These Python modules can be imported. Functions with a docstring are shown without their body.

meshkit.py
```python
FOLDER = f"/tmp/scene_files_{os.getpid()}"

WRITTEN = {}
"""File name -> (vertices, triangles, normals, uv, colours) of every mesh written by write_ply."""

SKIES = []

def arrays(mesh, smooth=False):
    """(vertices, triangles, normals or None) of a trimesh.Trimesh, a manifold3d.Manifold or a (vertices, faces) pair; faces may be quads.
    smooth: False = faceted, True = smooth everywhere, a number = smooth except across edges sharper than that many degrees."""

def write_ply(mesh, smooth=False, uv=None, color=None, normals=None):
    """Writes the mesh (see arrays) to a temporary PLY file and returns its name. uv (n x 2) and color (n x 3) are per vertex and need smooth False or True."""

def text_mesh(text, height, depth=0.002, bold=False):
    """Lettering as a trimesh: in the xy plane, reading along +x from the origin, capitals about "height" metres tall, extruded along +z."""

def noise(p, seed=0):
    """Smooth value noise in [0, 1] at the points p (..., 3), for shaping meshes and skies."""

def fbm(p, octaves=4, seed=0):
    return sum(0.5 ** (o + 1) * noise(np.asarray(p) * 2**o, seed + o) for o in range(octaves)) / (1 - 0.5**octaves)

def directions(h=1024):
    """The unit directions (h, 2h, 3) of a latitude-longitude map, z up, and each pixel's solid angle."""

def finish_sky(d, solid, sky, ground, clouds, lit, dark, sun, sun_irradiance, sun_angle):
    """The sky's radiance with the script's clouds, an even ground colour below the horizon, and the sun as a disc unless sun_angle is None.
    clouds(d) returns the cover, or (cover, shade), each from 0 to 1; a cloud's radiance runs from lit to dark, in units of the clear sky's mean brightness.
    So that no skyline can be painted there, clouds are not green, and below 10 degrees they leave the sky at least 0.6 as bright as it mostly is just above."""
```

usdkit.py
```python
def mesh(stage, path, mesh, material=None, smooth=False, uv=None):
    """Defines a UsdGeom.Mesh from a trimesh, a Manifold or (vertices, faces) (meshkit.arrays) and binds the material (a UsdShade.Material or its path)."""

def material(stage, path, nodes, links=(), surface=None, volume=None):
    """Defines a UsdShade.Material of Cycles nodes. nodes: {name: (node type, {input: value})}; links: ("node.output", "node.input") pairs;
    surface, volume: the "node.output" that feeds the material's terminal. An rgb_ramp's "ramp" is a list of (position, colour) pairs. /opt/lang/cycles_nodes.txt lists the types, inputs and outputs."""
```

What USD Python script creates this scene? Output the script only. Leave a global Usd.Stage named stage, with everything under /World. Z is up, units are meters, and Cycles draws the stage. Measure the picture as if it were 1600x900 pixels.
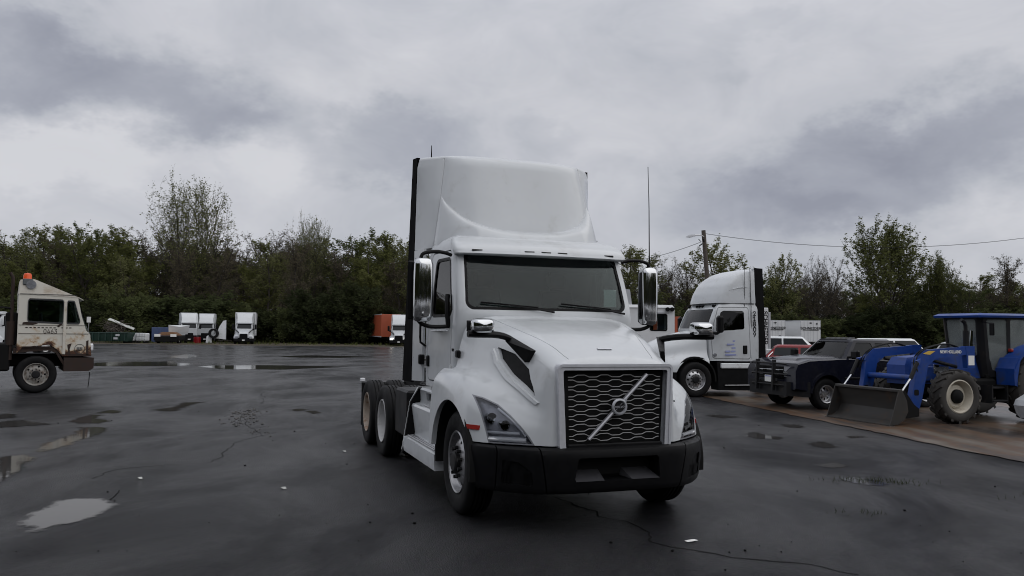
import math, random, numpy as np, trimesh, usdkit, meshkit
import manifold3d as m3
from scipy.interpolate import PchipInterpolator
from pxr import Usd, UsdGeom, UsdLux, UsdShade, Sdf, Gf, Vt

stage = Usd.Stage.CreateInMemory()
UsdGeom.SetStageUpAxis(stage, 'Z'); UsdGeom.SetStageMetersPerUnit(stage, 1.0)
UsdGeom.Xform.Define(stage, '/World'); UsdGeom.Scope.Define(stage, '/World/Looks')

# ---------------------------------------------------------------- camera
F_PX, PITCH, ROLL, EYE = 1245.4, 0.0563, 0.0114, 1.7885
cam = UsdGeom.Camera.Define(stage, '/World/Camera')
cam.CreateHorizontalApertureAttr(36.0); cam.CreateVerticalApertureAttr(20.25)
cam.CreateFocalLengthAttr(36.0 * F_PX / 1600.0)
cam.CreateClippingRangeAttr((0.05, 5000.0))
cam.CreateExposureAttr(0.0)
_r, _u, _d = np.array([1, 0, 0.]), np.array([0, -math.sin(PITCH), math.cos(PITCH)]), np.array([0, math.cos(PITCH), math.sin(PITCH)])
_c, _s = math.cos(ROLL), math.sin(ROLL)
_R, _U = _c * _r + _s * _u, _c * _u - _s * _r
cam.AddTransformOp().Set(Gf.Matrix4d(*_R, 0, *_U, 0, *(-_d), 0, 0, 0, EYE, 1))

# ---------------------------------------------------------------- sky and sun
SUN_EL, SUN_AZ = math.radians(50), math.radians(108)       # azimuth from +y towards +x : behind the viewer, to the right
SUN_DIR = np.array([math.sin(SUN_AZ) * math.cos(SUN_EL), math.cos(SUN_AZ) * math.cos(SUN_EL), math.sin(SUN_EL)])
def sky_material():
    n, l = {}, []
    n['tc'] = ('texture_coordinate', {})
    n['sky'] = ('sky_texture', dict(sky_type='single_scattering', sun_disc=False, sun_elevation=SUN_EL, sun_rotation=math.atan2(SUN_DIR[0], SUN_DIR[1])))
    n['sep'] = ('separate_xyz', {}); l.append(('tc.generated', 'sep.vector'))
    # cloud deck: noise on the direction, flattened towards the horizon
    n['map'] = ('mapping', dict(scale=(1.0, 1.0, 1.7), location=(3.1, 0.4, 0.2))); l.append(('tc.generated', 'map.vector'))
    n['n1'] = ('noise_texture', dict(scale=2.1, detail=7.0, roughness=0.52, distortion=0.25)); l.append(('map.vector', 'n1.vector'))
    n['n2'] = ('noise_texture', dict(scale=7.5, detail=9.0, roughness=0.62, distortion=0.7)); l.append(('map.vector', 'n2.vector'))
    n['nm'] = ('mix_float', dict(fac=0.32)); l += [('n1.fac', 'nm.a'), ('n2.fac', 'nm.b')]
    # the heavier banks that hang in the deck (direction, radius, strength)
    last = 'nm.result'
    for i, (px, py, rx, ry, s) in enumerate(CLOUD_BANKS):
        a, b = (px - 800) / F_PX, (450 - py) / F_PX
        X, Y = a * _c - b * _s, a * _s + b * _c
        d = np.array([X, math.cos(PITCH) - Y * math.sin(PITCH), math.sin(PITCH) + Y * math.cos(PITCH)]); d /= np.linalg.norm(d)
        n[f'bm{i}'] = ('vector_math', dict(math_type='subtract', vector2=tuple(d))); l.append(('warp.vector', f'bm{i}.vector1'))
        n[f'bs{i}'] = ('vector_math', dict(math_type='multiply', vector2=(F_PX / rx, F_PX / rx, F_PX / ry))); l.append((f'bm{i}.vector', f'bs{i}.vector1'))
        n[f'bl{i}'] = ('vector_math', dict(math_type='length')); l.append((f'bs{i}.vector', f'bl{i}.vector1'))
        n[f'br{i}'] = ('map_range', dict(range_type='smoothstep', from_min=0.40, from_max=1.18, to_min=s, to_max=0.0, clamp=True)); l.append((f'bl{i}.value', f'br{i}.value'))
        n[f'ba{i}'] = ('math', dict(math_type='add')); l += [(last, f'ba{i}.value1'), (f'br{i}.result', f'ba{i}.value2')]
        last = f'ba{i}.value'
    n['n3'] = ('noise_texture', dict(scale=5.0, detail=6.0, roughness=0.6)); l.append(('map.vector', 'n3.vector'))
    n['n3c'] = ('vector_math', dict(math_type='subtract', vector2=(0.5, 0.5, 0.5))); l.append(('n3.color', 'n3c.vector1'))
    n['n3s'] = ('vector_math', dict(math_type='scale', scale=0.22)); l.append(('n3c.vector', 'n3s.vector1'))
    n['warp'] = ('vector_math', dict(math_type='add')); l += [('tc.generated', 'warp.vector1'), ('n3s.vector', 'warp.vector2')]
    n['ramp'] = ('rgb_ramp', dict(ramp=[(0.0, (6.9, 6.95, 7.2)), (0.34, (6.4, 6.45, 6.8)), (0.47, (5.5, 5.6, 6.05)), (0.58, (4.75, 4.92, 5.4)), (0.72, (3.75, 3.92, 4.5)), (0.90, (2.95, 3.1, 3.7)), (1.0, (2.8, 2.95, 3.5))])); l.append((last, 'ramp.fac'))
    # an overcast sky is brighter overhead
    n['up'] = ('map_range', dict(from_min=0.30, from_max=1.0, to_min=1.0, to_max=ZENITH, clamp=True)); l.append(('sep.z', 'up.value'))
    n['bright'] = ('vector_math', dict(math_type='scale')); l += [('ramp.color', 'bright.vector1'), ('up.result', 'bright.scale')]
    n['mix'] = ('mix_color', dict(fac=0.97)); l += [('sky.color', 'mix.a'), ('bright.vector', 'mix.b')]
    n['bg'] = ('background_shader', dict(strength=0.10)); l.append(('mix.result', 'bg.color'))
    return usdkit.material(stage, '/World/Looks/sky', n, l, surface='bg.background')
ZENITH = 1.55
CLOUD_BANKS = [(240, 140, 210, 85, .25), (50, 110, 150, 60, .13), (330, 180, 130, 55, .09), (600, 235, 170, 60, .17), (1400, 250, 340, 85, .21), (1180, 320, 200, 60, .15), (1560, 180, 240, 70, .13), (1220, 55, 120, 30, .07), (850, 215, 70, 30, .08),
               (90, 250, 140, 40, -.12), (390, 240, 80, 70, -.12), (1000, 190, 240, 90, -.07), (1560, 330, 160, 50, -.05), (560, 120, 160, 70, -.05)]
dome = UsdLux.DomeLight.Define(stage, '/World/sky')
UsdShade.MaterialBindingAPI.Apply(dome.GetPrim()).Bind(sky_material())
sun = UsdLux.DistantLight.Define(stage, '/World/Sun')
sun.CreateIntensityAttr(0.30); sun.CreateAngleAttr(100.0); sun.CreateNormalizeAttr(True); sun.CreateColorAttr((1.0, 0.97, 0.93))
_z = SUN_DIR; _x = np.cross([0, 0, 1], _z); _x /= np.linalg.norm(_x); _y = np.cross(_z, _x)
sun.AddTransformOp().Set(Gf.Matrix4d(*_x, 0, *_y, 0, *_z, 0, 0, 0, 30, 1))

# ---------------------------------------------------------------- materials
MATS = {}
def mat(name, nodes, links, surface='p.BSDF'):
    MATS[name] = usdkit.material(stage, '/World/Looks/' + name, nodes, links, surface=surface)
    return MATS[name]
def plain(name, col, rough=0.5, metallic=0.0, var=0.12, scale=4.0, coat=0.0, bump=0.0, bscale=60.0, rvar=0.1, dirt=None, dirt_amt=(0.55, 0.72), dscale=2.5, spec=0.5, extra=None):
    """colour with grain, uneven gloss, optional fine relief and blotches of dirt or rust"""
    c = np.array(col, float)
    n = {'tc': ('texture_coordinate', {}), 'n': ('noise_texture', dict(scale=scale, detail=6.0, roughness=0.6)),
         'r': ('rgb_ramp', dict(ramp=[(0.25, tuple(c * (1 - var))), (0.75, tuple(np.minimum(c * (1 + var), 0.95)))])),
         'q': ('map_range', dict(from_min=0.3, from_max=0.7, to_min=max(rough - rvar, 0.02), to_max=min(rough + rvar, 1), clamp=True)),
         'p': ('principled_bsdf', dict(metallic=metallic, roughness=rough, coat_weight=coat, coat_roughness=0.05, specular_ior_level=spec, **(extra or {})))}
    l = [('tc.object', 'n.vector'), ('n.fac', 'r.fac'), ('n.fac', 'q.value'), ('q.result', 'p.roughness')]
    out = 'r.color'
    if dirt is not None:
        n['dn'] = ('noise_texture', dict(scale=dscale, detail=9.0, roughness=0.68, distortion=0.3))
        n['dm'] = ('map_range', dict(range_type='smoothstep', from_min=dirt_amt[0], from_max=dirt_amt[1], to_min=0.0, to_max=1.0, clamp=True))
        n['dx'] = ('mix_color', dict(b=tuple(dirt)))
        l += [('tc.object', 'dn.vector'), ('dn.fac', 'dm.value'), ('dm.result', 'dx.fac'), (out, 'dx.a')]; out = 'dx.result'
    l.append((out, 'p.base_color'))
    if bump:
        n['bn'] = ('noise_texture', dict(scale=bscale, detail=4.0, roughness=0.6)); n['b'] = ('bump', dict(strength=bump, distance=0.01))
        l += [('tc.object', 'bn.vector'), ('bn.fac', 'b.height'), ('b.normal', 'p.normal')]
    return mat(name, n, l)
def pane(name, tint, ior=1.5, rough=0.0, base=0.0):
    """window glass: light passes, grazing angles reflect"""
    n = {'t': ('transparent_bsdf', dict(color=tint)), 'g': ('glossy_bsdf', dict(color=(0.95, 0.95, 0.95), roughness=rough)), 'f': ('fresnel', dict(IOR=ior)), 'm': ('mix_closure', {})}
    return mat(name, n, [('f.fac', 'm.fac'), ('t.BSDF', 'm.closure1'), ('g.BSDF', 'm.closure2')], 'm.closure')

plain('frame_silver', (0.50, 0.51, 0.54), 0.32, metallic=0.25, var=0.04)
plain('white_paint', (0.52, 0.54, 0.555), 0.24, var=0.03, coat=0.35, rvar=0.08, scale=1.5, dirt=(0.40, 0.405, 0.40), dirt_amt=(0.52, 0.80), dscale=2.4)
plain('white_trim', (0.70, 0.72, 0.73), 0.35, var=0.04, dirt=(0.35, 0.34, 0.32), dirt_amt=(0.55, 0.8), dscale=3)
plain('silver_trim', (0.50, 0.51, 0.54), 0.28, metallic=0.6, var=0.05)
plain('grille_metal', (0.19, 0.19, 0.19), 0.35, metallic=0.7, var=0.06)
plain('chrome', (0.62, 0.63, 0.64), 0.07, metallic=1.0, var=0.02, rvar=0.03)
plain('aluminium', (0.46, 0.46, 0.47), 0.28, metallic=0.9, var=0.08, rvar=0.08, dirt=(0.20, 0.18, 0.16), dirt_amt=(0.58, 0.85), dscale=8)
plain('steer_alloy', (0.34, 0.34, 0.35), 0.3, metallic=0.85, var=0.1, rvar=0.08, dirt=(0.10, 0.09, 0.08), dirt_amt=(0.52, 0.8), dscale=9)
plain('rim_paint', (0.50, 0.50, 0.50), 0.45, var=0.1, dirt=(0.16, 0.12, 0.09), dirt_amt=(0.5, 0.8), dscale=7)
plain('rim_rust', (0.42, 0.36, 0.30), 0.6, var=0.15, dirt=(0.22, 0.10, 0.04), dirt_amt=(0.45, 0.65), dscale=6)
plain('rubber', (0.0065, 0.0065, 0.007), 0.62, spec=0.16, var=0.25, scale=9, bump=0.25, bscale=90, dirt=(0.015, 0.014, 0.013), dirt_amt=(0.5, 0.8), dscale=6)
plain('black_plastic', (0.004, 0.004, 0.0045), 0.42, var=0.2, spec=0.14, scale=12, bump=0.15, bscale=300)
plain('black_gloss', (0.010, 0.010, 0.011), 0.15, var=0.1)
plain('black_metal', (0.008, 0.008, 0.009), 0.5, var=0.3, spec=0.25, dirt=(0.03, 0.025, 0.02), dirt_amt=(0.5, 0.8), dscale=5)
plain('black_matte', (0.004, 0.004, 0.0045), 0.75, var=0.2, spec=0.05)
plain('chassis_black', (0.006, 0.006, 0.006), 0.7, var=0.4, spec=0.15)
plain('interior_grey', (0.10, 0.11, 0.115), 0.8, var=0.1)
plain('interior_pale', (0.42, 0.44, 0.45), 0.8, var=0.06)
plain('window_daylight', (0.30, 0.34, 0.33), 0.4, var=0.05)  # opaque pane, the brightness seen through it painted into its pale colour
plain('bar_metal', (0.34, 0.34, 0.36), 0.32, metallic=.6, var=.06)
plain('interior_dark', (0.035, 0.036, 0.04), 0.8, var=0.2)
plain('amber_lens', (0.12, 0.045, 0.015), 0.2, var=0.1)
plain('red_lens', (0.25, 0.02, 0.015), 0.2, var=0.1)
plain('lamp_grey', (0.20, 0.205, 0.225), 0.22, metallic=0.3, var=0.15, scale=14)
plain('lamp_shell', (0.34, 0.345, 0.37), 0.25, metallic=0.15, var=0.12, scale=14)
plain('dark_plate', (0.05, 0.05, 0.055), 0.4, var=0.1)
plain('lamp_bright', (0.72, 0.73, 0.75), 0.2, var=0.05)
plain('paper_white', (0.72, 0.72, 0.70), 0.7, var=0.04)
plain('brass', (0.42, 0.25, 0.10), 0.45, metallic=0.7, var=0.2)
pane('window_glass', (0.60, 0.67, 0.66), 1.36)
pane('dark_glass', (0.16, 0.17, 0.18), 1.42)
pane('lens_glass', (0.90, 0.91, 0.93), 1.3)

# ---------------------------------------------------------------- scene helpers
USED = {}
def numbered(parent, name):
    k = (parent, name); i = USED.get(k, -1) + 1; USED[k] = i
    return f'{parent}/{name}' + (f'_{i:03d}' if i else '')
def setdata(prim, **kw):
    for k, v in kw.items():
        if v: prim.SetCustomDataByKey(k, v)
def thing(name, label, cat, loc=(0, 0, 0), rotz=0.0, group=None, kind=None, tilt=None, scale=None):
    path = numbered('/World', name)
    x = UsdGeom.Xform.Define(stage, path)
    x.AddTranslateOp().Set(Gf.Vec3d(*map(float, loc)))
    if rotz: x.AddRotateZOp().Set(math.degrees(rotz))
    if tilt: x.AddRotateXYZOp().Set(Gf.Vec3f(*tilt))
    if scale: x.AddScaleOp().Set(Gf.Vec3f(*scale))
    setdata(x.GetPrim(), label=label, category=cat, group=group, kind=kind)
    return path
def group_part(parent, name, loc=(0, 0, 0), rotz=0.0, label=None):
    path = numbered(parent, name)
    x = UsdGeom.Xform.Define(stage, path)
    x.AddTranslateOp().Set(Gf.Vec3d(*map(float, loc)))
    if rotz: x.AddRotateZOp().Set(math.degrees(rotz))
    setdata(x.GetPrim(), label=label)
    return path
def part(parent, name, mesh, m, smooth=30, **kw):
    path = numbered(parent, name)
    if isinstance(mesh, list): mesh = cat(mesh)
    g = usdkit.mesh(stage, path, mesh, MATS[m], smooth=smooth)
    setdata(g.GetPrim(), **kw)
    return path
def solo(name, label, category, mesh, m, smooth=30, group=None, kind=None):
    return part('/World', name, mesh, m, smooth, label=label, category=category, group=group, kind=kind)
def copy_of(src, name, label, loc, rotz=0.0, scale=None, group=None, category=None, tilt=None):
    path = numbered('/World', name)
    x = UsdGeom.Xform.Define(stage, path); p = x.GetPrim()
    p.GetReferences().AddInternalReference(src); p.SetInstanceable(True)
    x.ClearXformOpOrder()
    x.AddTranslateOp().Set(Gf.Vec3d(*map(float, loc)))
    x.AddRotateZOp().Set(math.degrees(rotz))
    if tilt: x.AddRotateXYZOp().Set(Gf.Vec3f(*tilt))
    if scale is not None: x.AddScaleOp().Set(Gf.Vec3f(*scale))
    setdata(p, label=label, group=group, category=category)
    return path

# ---------------------------------------------------------------- shape helpers
def tm(m):
    if isinstance(m, trimesh.Trimesh): return m
    v, f, _ = meshkit.arrays(m); return trimesh.Trimesh(v, f, process=False)
def cat(ms): return trimesh.util.concatenate([tm(m) for m in ms])
def man(m):
    if isinstance(m, m3.Manifold): return m
    m = tm(m)
    r = m3.Manifold(m3.Mesh(np.asarray(m.vertices, np.float32), np.asarray(m.faces, np.uint32)))
    if r.volume() < 0: r = m3.Manifold(m3.Mesh(np.asarray(m.vertices, np.float32), np.asarray(m.faces, np.uint32)[:, ::-1].copy()))
    return r
def hull(pts): return trimesh.convex.convex_hull(np.asarray(pts, float))
def box(lo, hi, c=0.0):
    """box between two corners, edges chamfered by c"""
    lo, hi = np.minimum(lo, hi).astype(float), np.maximum(lo, hi).astype(float)
    c = min(c, (hi - lo).min() * 0.45)
    if c <= 0:
        b = trimesh.creation.box(hi - lo); b.apply_translation((lo + hi) / 2); return b
    p = []
    for k in range(3):
        l2, h2 = lo + c, hi - c; l2[k], h2[k] = lo[k], hi[k]
        p += [[(l2[0], h2[0])[a], (l2[1], h2[1])[b], (l2[2], h2[2])[d]] for a in (0, 1) for b in (0, 1) for d in (0, 1)]
    return hull(p)
def cyl(a, b, r, n=20, r2=None):
    a, b = np.asarray(a, float), np.asarray(b, float); d = b - a; L = np.linalg.norm(d); d = d / L
    u = np.cross(d, [0, 0, 1.0] if abs(d[2]) < 0.9 else [1.0, 0, 0]); u /= np.linalg.norm(u); w = np.cross(d, u)
    t = np.arange(n) * 2 * np.pi / n; r2 = r if r2 is None else r2
    ring = np.cos(t)[:, None] * u + np.sin(t)[:, None] * w
    v = np.vstack([a + r * ring, b + r2 * ring, [a], [b]]); i = np.arange(n); j = (i + 1) % n
    f = np.vstack([np.c_[i, j, j + n], np.c_[i, j + n, i + n], np.c_[j, i, i * 0 + 2 * n], np.c_[i + n, j + n, i * 0 + 2 * n + 1]])
    return trimesh.Trimesh(v, f, process=False)
def tube(pts, r, n=8):
    p = np.asarray(pts, float); k = len(p); r = np.broadcast_to(r, (k,))
    t = np.gradient(p, axis=0); t /= np.linalg.norm(t, axis=1, keepdims=True) + 1e-12
    ref = np.array([0, 0, 1.0]) if np.abs(t[:, 2]).mean() < 0.8 else np.array([1.0, 0, 0])
    u = np.cross(t, ref); u /= np.linalg.norm(u, axis=1, keepdims=True) + 1e-12; w = np.cross(t, u)
    a = np.arange(n) * 2 * np.pi / n
    v = (p[:, None] + r[:, None, None] * (np.cos(a)[None, :, None] * u[:, None] + np.sin(a)[None, :, None] * w[:, None])).reshape(-1, 3)
    i, j = np.meshgrid(np.arange(k - 1), np.arange(n), indexing='ij'); i, j = i.ravel(), j.ravel(); jn = (j + 1) % n
    f = [np.c_[i * n + j, i * n + jn, (i + 1) * n + jn], np.c_[i * n + j, (i + 1) * n + jn, (i + 1) * n + j]]
    v = np.vstack([v, p[:1], p[-1:]]); q = np.arange(n); qn = (q + 1) % n
    f += [np.c_[qn, q, q * 0 + k * n], np.c_[(k - 1) * n + q, (k - 1) * n + qn, q * 0 + k * n + 1]]
    return trimesh.Trimesh(v, np.vstack(f), process=False)
def curve(pts, n=24):
    p = np.asarray(pts, float); s = np.r_[0, np.cumsum(np.linalg.norm(np.diff(p, axis=0), axis=1))]
    return PchipInterpolator(s, p)(np.linspace(0, s[-1], n))
def prism(poly, axis, a, b):
    """extrude a polygon along an axis; poly holds the two other coordinates in x,y,z order"""
    p = np.asarray(poly, float)
    if 0.5 * np.sum(p[:, 0] * np.roll(p[:, 1], -1) - np.roll(p[:, 0], -1) * p[:, 1]) < 0: p = p[::-1]
    m = m3.CrossSection([p.tolist()]).extrude(abs(b - a))
    a, b = min(a, b), max(a, b)
    if axis == 'z': T = [[1, 0, 0, 0], [0, 1, 0, 0], [0, 0, 1, a]]
    elif axis == 'x': T = [[0, 0, 1, a], [1, 0, 0, 0], [0, 1, 0, 0]]
    else: T = [[1, 0, 0, 0], [0, 0, -1, b], [0, 1, 0, 0]]
    return m.transform(np.array(T, float))
def grow(poly, d, arc=False):
    from shapely.geometry import Polygon
    g = Polygon(poly).buffer(d, join_style=1 if arc else 2, quad_segs=6)
    return np.array(g.exterior.coords)[:-1]
def rounded(poly, r):
    from shapely.geometry import Polygon
    g = Polygon(poly).buffer(-r, join_style=2).buffer(r, quad_segs=6)
    return np.array(g.exterior.coords)[:-1]
def loft(sec, closed_ends=True):
    """solid through closed loops of equal length"""
    s = np.asarray(sec, float); k, m = s.shape[:2]
    v = s.reshape(-1, 3); i, j = np.meshgrid(np.arange(k - 1), np.arange(m), indexing='ij'); i, j = i.ravel(), j.ravel(); jn = (j + 1) % m
    f = [np.c_[i * m + j, i * m + jn, (i + 1) * m + jn], np.c_[i * m + j, (i + 1) * m + jn, (i + 1) * m + j]]
    v = np.vstack([v, s[0].mean(0)[None], s[-1].mean(0)[None]]); q = np.arange(m); qn = (q + 1) % m
    f += [np.c_[qn, q, q * 0 + k * m], np.c_[(k - 1) * m + q, (k - 1) * m + qn, q * 0 + k * m + 1]]
    t = trimesh.Trimesh(v, np.vstack(f), process=False)
    if t.volume < 0: t.invert()
    return t
def lathe(profile, n=48, axis='y', center=(0, 0, 0)):
    """closed solid of revolution; profile = [(radius, along axis)]"""
    p = np.asarray(profile, float); k = len(p); a = np.arange(n) * 2 * np.pi / n
    r, h = p[:, 0], p[:, 1]
    A = np.stack([r[:, None] * np.cos(a), np.broadcast_to(h[:, None], (k, n)), r[:, None] * np.sin(a)], -1)
    if axis == 'x': A = A[..., [1, 0, 2]]
    if axis == 'z': A = A[..., [0, 2, 1]]
    v = A.reshape(-1, 3); i, j = np.meshgrid(np.arange(k), np.arange(n), indexing='ij'); i, j = i.ravel(), j.ravel(); jn = (j + 1) % n; i2 = (i + 1) % k
    f = np.vstack([np.c_[i * n + j, i * n + jn, i2 * n + jn], np.c_[i * n + j, i2 * n + jn, i2 * n + j]])
    t = trimesh.Trimesh(v, f, process=False); t.merge_vertices(); t.update_faces(t.nondegenerate_faces())
    if t.volume < 0: t.invert()
    t.apply_translation(center); return t
def mirror_y(m):
    m = tm(m).copy(); m.vertices[:, 1] *= -1; m.invert(); return m
def moved(m, d): m = tm(m).copy(); m.apply_translation(d); return m
def turned(m, ang, axis, at=(0, 0, 0)):
    m = tm(m).copy(); m.apply_transform(trimesh.transformations.rotation_matrix(ang, axis, at)); return m
def text(s, height, depth=0.003, bold=False, plane='y-', center=(0, 0, 0), squeeze=1.0):
    """lettering facing a local direction"""
    t = meshkit.text_mesh(s, height, depth, bold); v = np.array(t.vertices); v[:, :2] -= (v[:, :2].max(0) + v[:, :2].min(0)) / 2; v[:, 0] *= squeeze
    x, y, z = v.T
    v = {'y-': np.c_[x, -z, y], 'y+': np.c_[-x, z, y], 'x+': np.c_[z, x, y], 'x-': np.c_[-z, -x, y], 'z+': np.c_[x, y, z]}[plane]
    return trimesh.Trimesh(v + np.asarray(center), t.faces, process=False)
# ---------------------------------------------------------------- ground
def asphalt():
    n = {'g': ('geometry', {}),
         'big': ('noise_texture', dict(scale=.22, detail=6.0, roughness=.55)), 'm1': ('mapping', dict(scale=(1.0, .55, 1))), 'mid': ('noise_texture', dict(scale=.55, detail=7.0, roughness=.62, distortion=.5)),
         'fine': ('noise_texture', dict(scale=26.0, detail=6.0, roughness=.85)), 'grit': ('voronoi_texture', dict(scale=75.0)),
         'mm': ('mix_float', dict(fac=.6)),
         'col': ('rgb_ramp', dict(ramp=[(.30, (.006, .006, .007)), (.46, (.012, .012, .013)), (.58, (.022, .0217, .0225)), (.72, (.040, .039, .039))])),
         'fm': ('mix_color', dict(blend_type='overlay', fac=.6)),
         'rgh': ('map_range', dict(from_min=.34, from_max=.68, to_min=.10, to_max=.38, clamp=True)),
         'h': ('math', dict(math_type='multiply_add', value2=.5)), 
         'b': ('bump', dict(strength=.9, distance=.009)), 'sp': ('map_range', dict(from_min=.36, from_max=.66, to_min=.035, to_max=.15, clamp=True)), 'sf': ('math', dict(math_type='multiply_add', value2=.22, value3=-.11)), 'sa': ('math', dict(math_type='add', use_clamp=True)), 'b2': ('bump', dict(strength=.25, distance=.03)), 'wav': ('noise_texture', dict(scale=3.2, detail=5.0, roughness=.6)),
         'p': ('principled_bsdf', dict(specular_ior_level=.07))}
    l = [('g.position', 'big.vector'), ('g.position', 'm1.vector'), ('m1.vector', 'mid.vector'), ('g.position', 'fine.vector'), ('g.position', 'grit.vector'), ('g.position', 'wav.vector'),
         ('big.fac', 'mm.a'), ('mid.fac', 'mm.b'), ('mm.result', 'col.fac'), ('col.color', 'fm.a'), ('fine.color', 'fm.b'), ('fm.result', 'p.base_color'),
         ('mid.fac', 'sp.value'), ('fine.fac', 'sf.value1'), ('sp.result', 'sa.value1'), ('sf.value', 'sa.value2'), ('sa.value', 'p.specular_ior_level'), ('mm.result', 'rgh.value'), ('rgh.result', 'p.roughness'), ('grit.distance', 'h.value1'), ('fine.fac', 'h.value3'), ('wav.fac', 'b2.height'), ('b2.normal', 'b.normal'), ('h.value', 'b.height'), ('b.normal', 'p.normal')]
    return mat('asphalt', n, l)
asphalt()
def puddle_water():
    """water that thins out into wet asphalt at a ragged rim (the mesh carries how deep it lies)"""
    n = {'g': ('geometry', {}), 'w': ('noise_texture', dict(scale=6.0, detail=3.0)), 'b': ('bump', dict(strength=.05, distance=.01)), 'p': ('principled_bsdf', dict(base_color=(.018, .017, .016), roughness=.05, ior=1.33, specular_ior_level=.17)),
         'a': ('attribute', dict(attribute='wet')), 'e': ('noise_texture', dict(scale=7.0, detail=8.0, roughness=.7)), 'k': ('math', dict(math_type='multiply_add', value2=1.1, value3=-.55)), 's': ('math', dict(math_type='add')), 'r': ('map_range', dict(range_type='smoothstep', from_min=.22, from_max=.60, clamp=True)),
         't': ('transparent_bsdf', dict(color=(1, 1, 1))), 'm': ('mix_closure', {})}
    mat('puddle_water', n, [('g.position', 'w.vector'), ('w.fac', 'b.height'), ('b.normal', 'p.normal'), ('g.position', 'e.vector'), ('e.fac', 'k.value1'), ('k.value', 's.value1'), ('a.fac', 's.value2'), ('s.value', 'r.value'), ('r.result', 'm.fac'), ('t.BSDF', 'm.closure1'), ('p.BSDF', 'm.closure2')], 'm.closure')
puddle_water()
def sheet(poly, z, thick=None):
    from shapely.geometry import Polygon
    v, f = trimesh.creation.triangulate_polygon(Polygon(poly), engine='earcut'); return trimesh.Trimesh(np.c_[v, np.full(len(v), z)], f, process=False)
def cam_ground(px, py, z=0.0):
    """where the sight line through a spot of the photograph meets level ground (used to measure positions)"""
    a, b = px - 800, -(py - 450); X, Y = (a * _c - b * _s) / F_PX, (a * _s + b * _c) / F_PX
    d = np.array([X, math.cos(PITCH) - Y * math.sin(PITCH), math.sin(PITCH) + Y * math.cos(PITCH)]); t = (z - EYE) / d[2]; return np.array([d[0] * t, d[1] * t, z])
part('/World', 'asphalt_yard', sheet([(-400, -60), (400, -60), (400, 900), (-400, 900)], 0.0), 'asphalt', False, kind='structure', label='wet dark asphalt yard with puddles and cracks')

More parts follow.
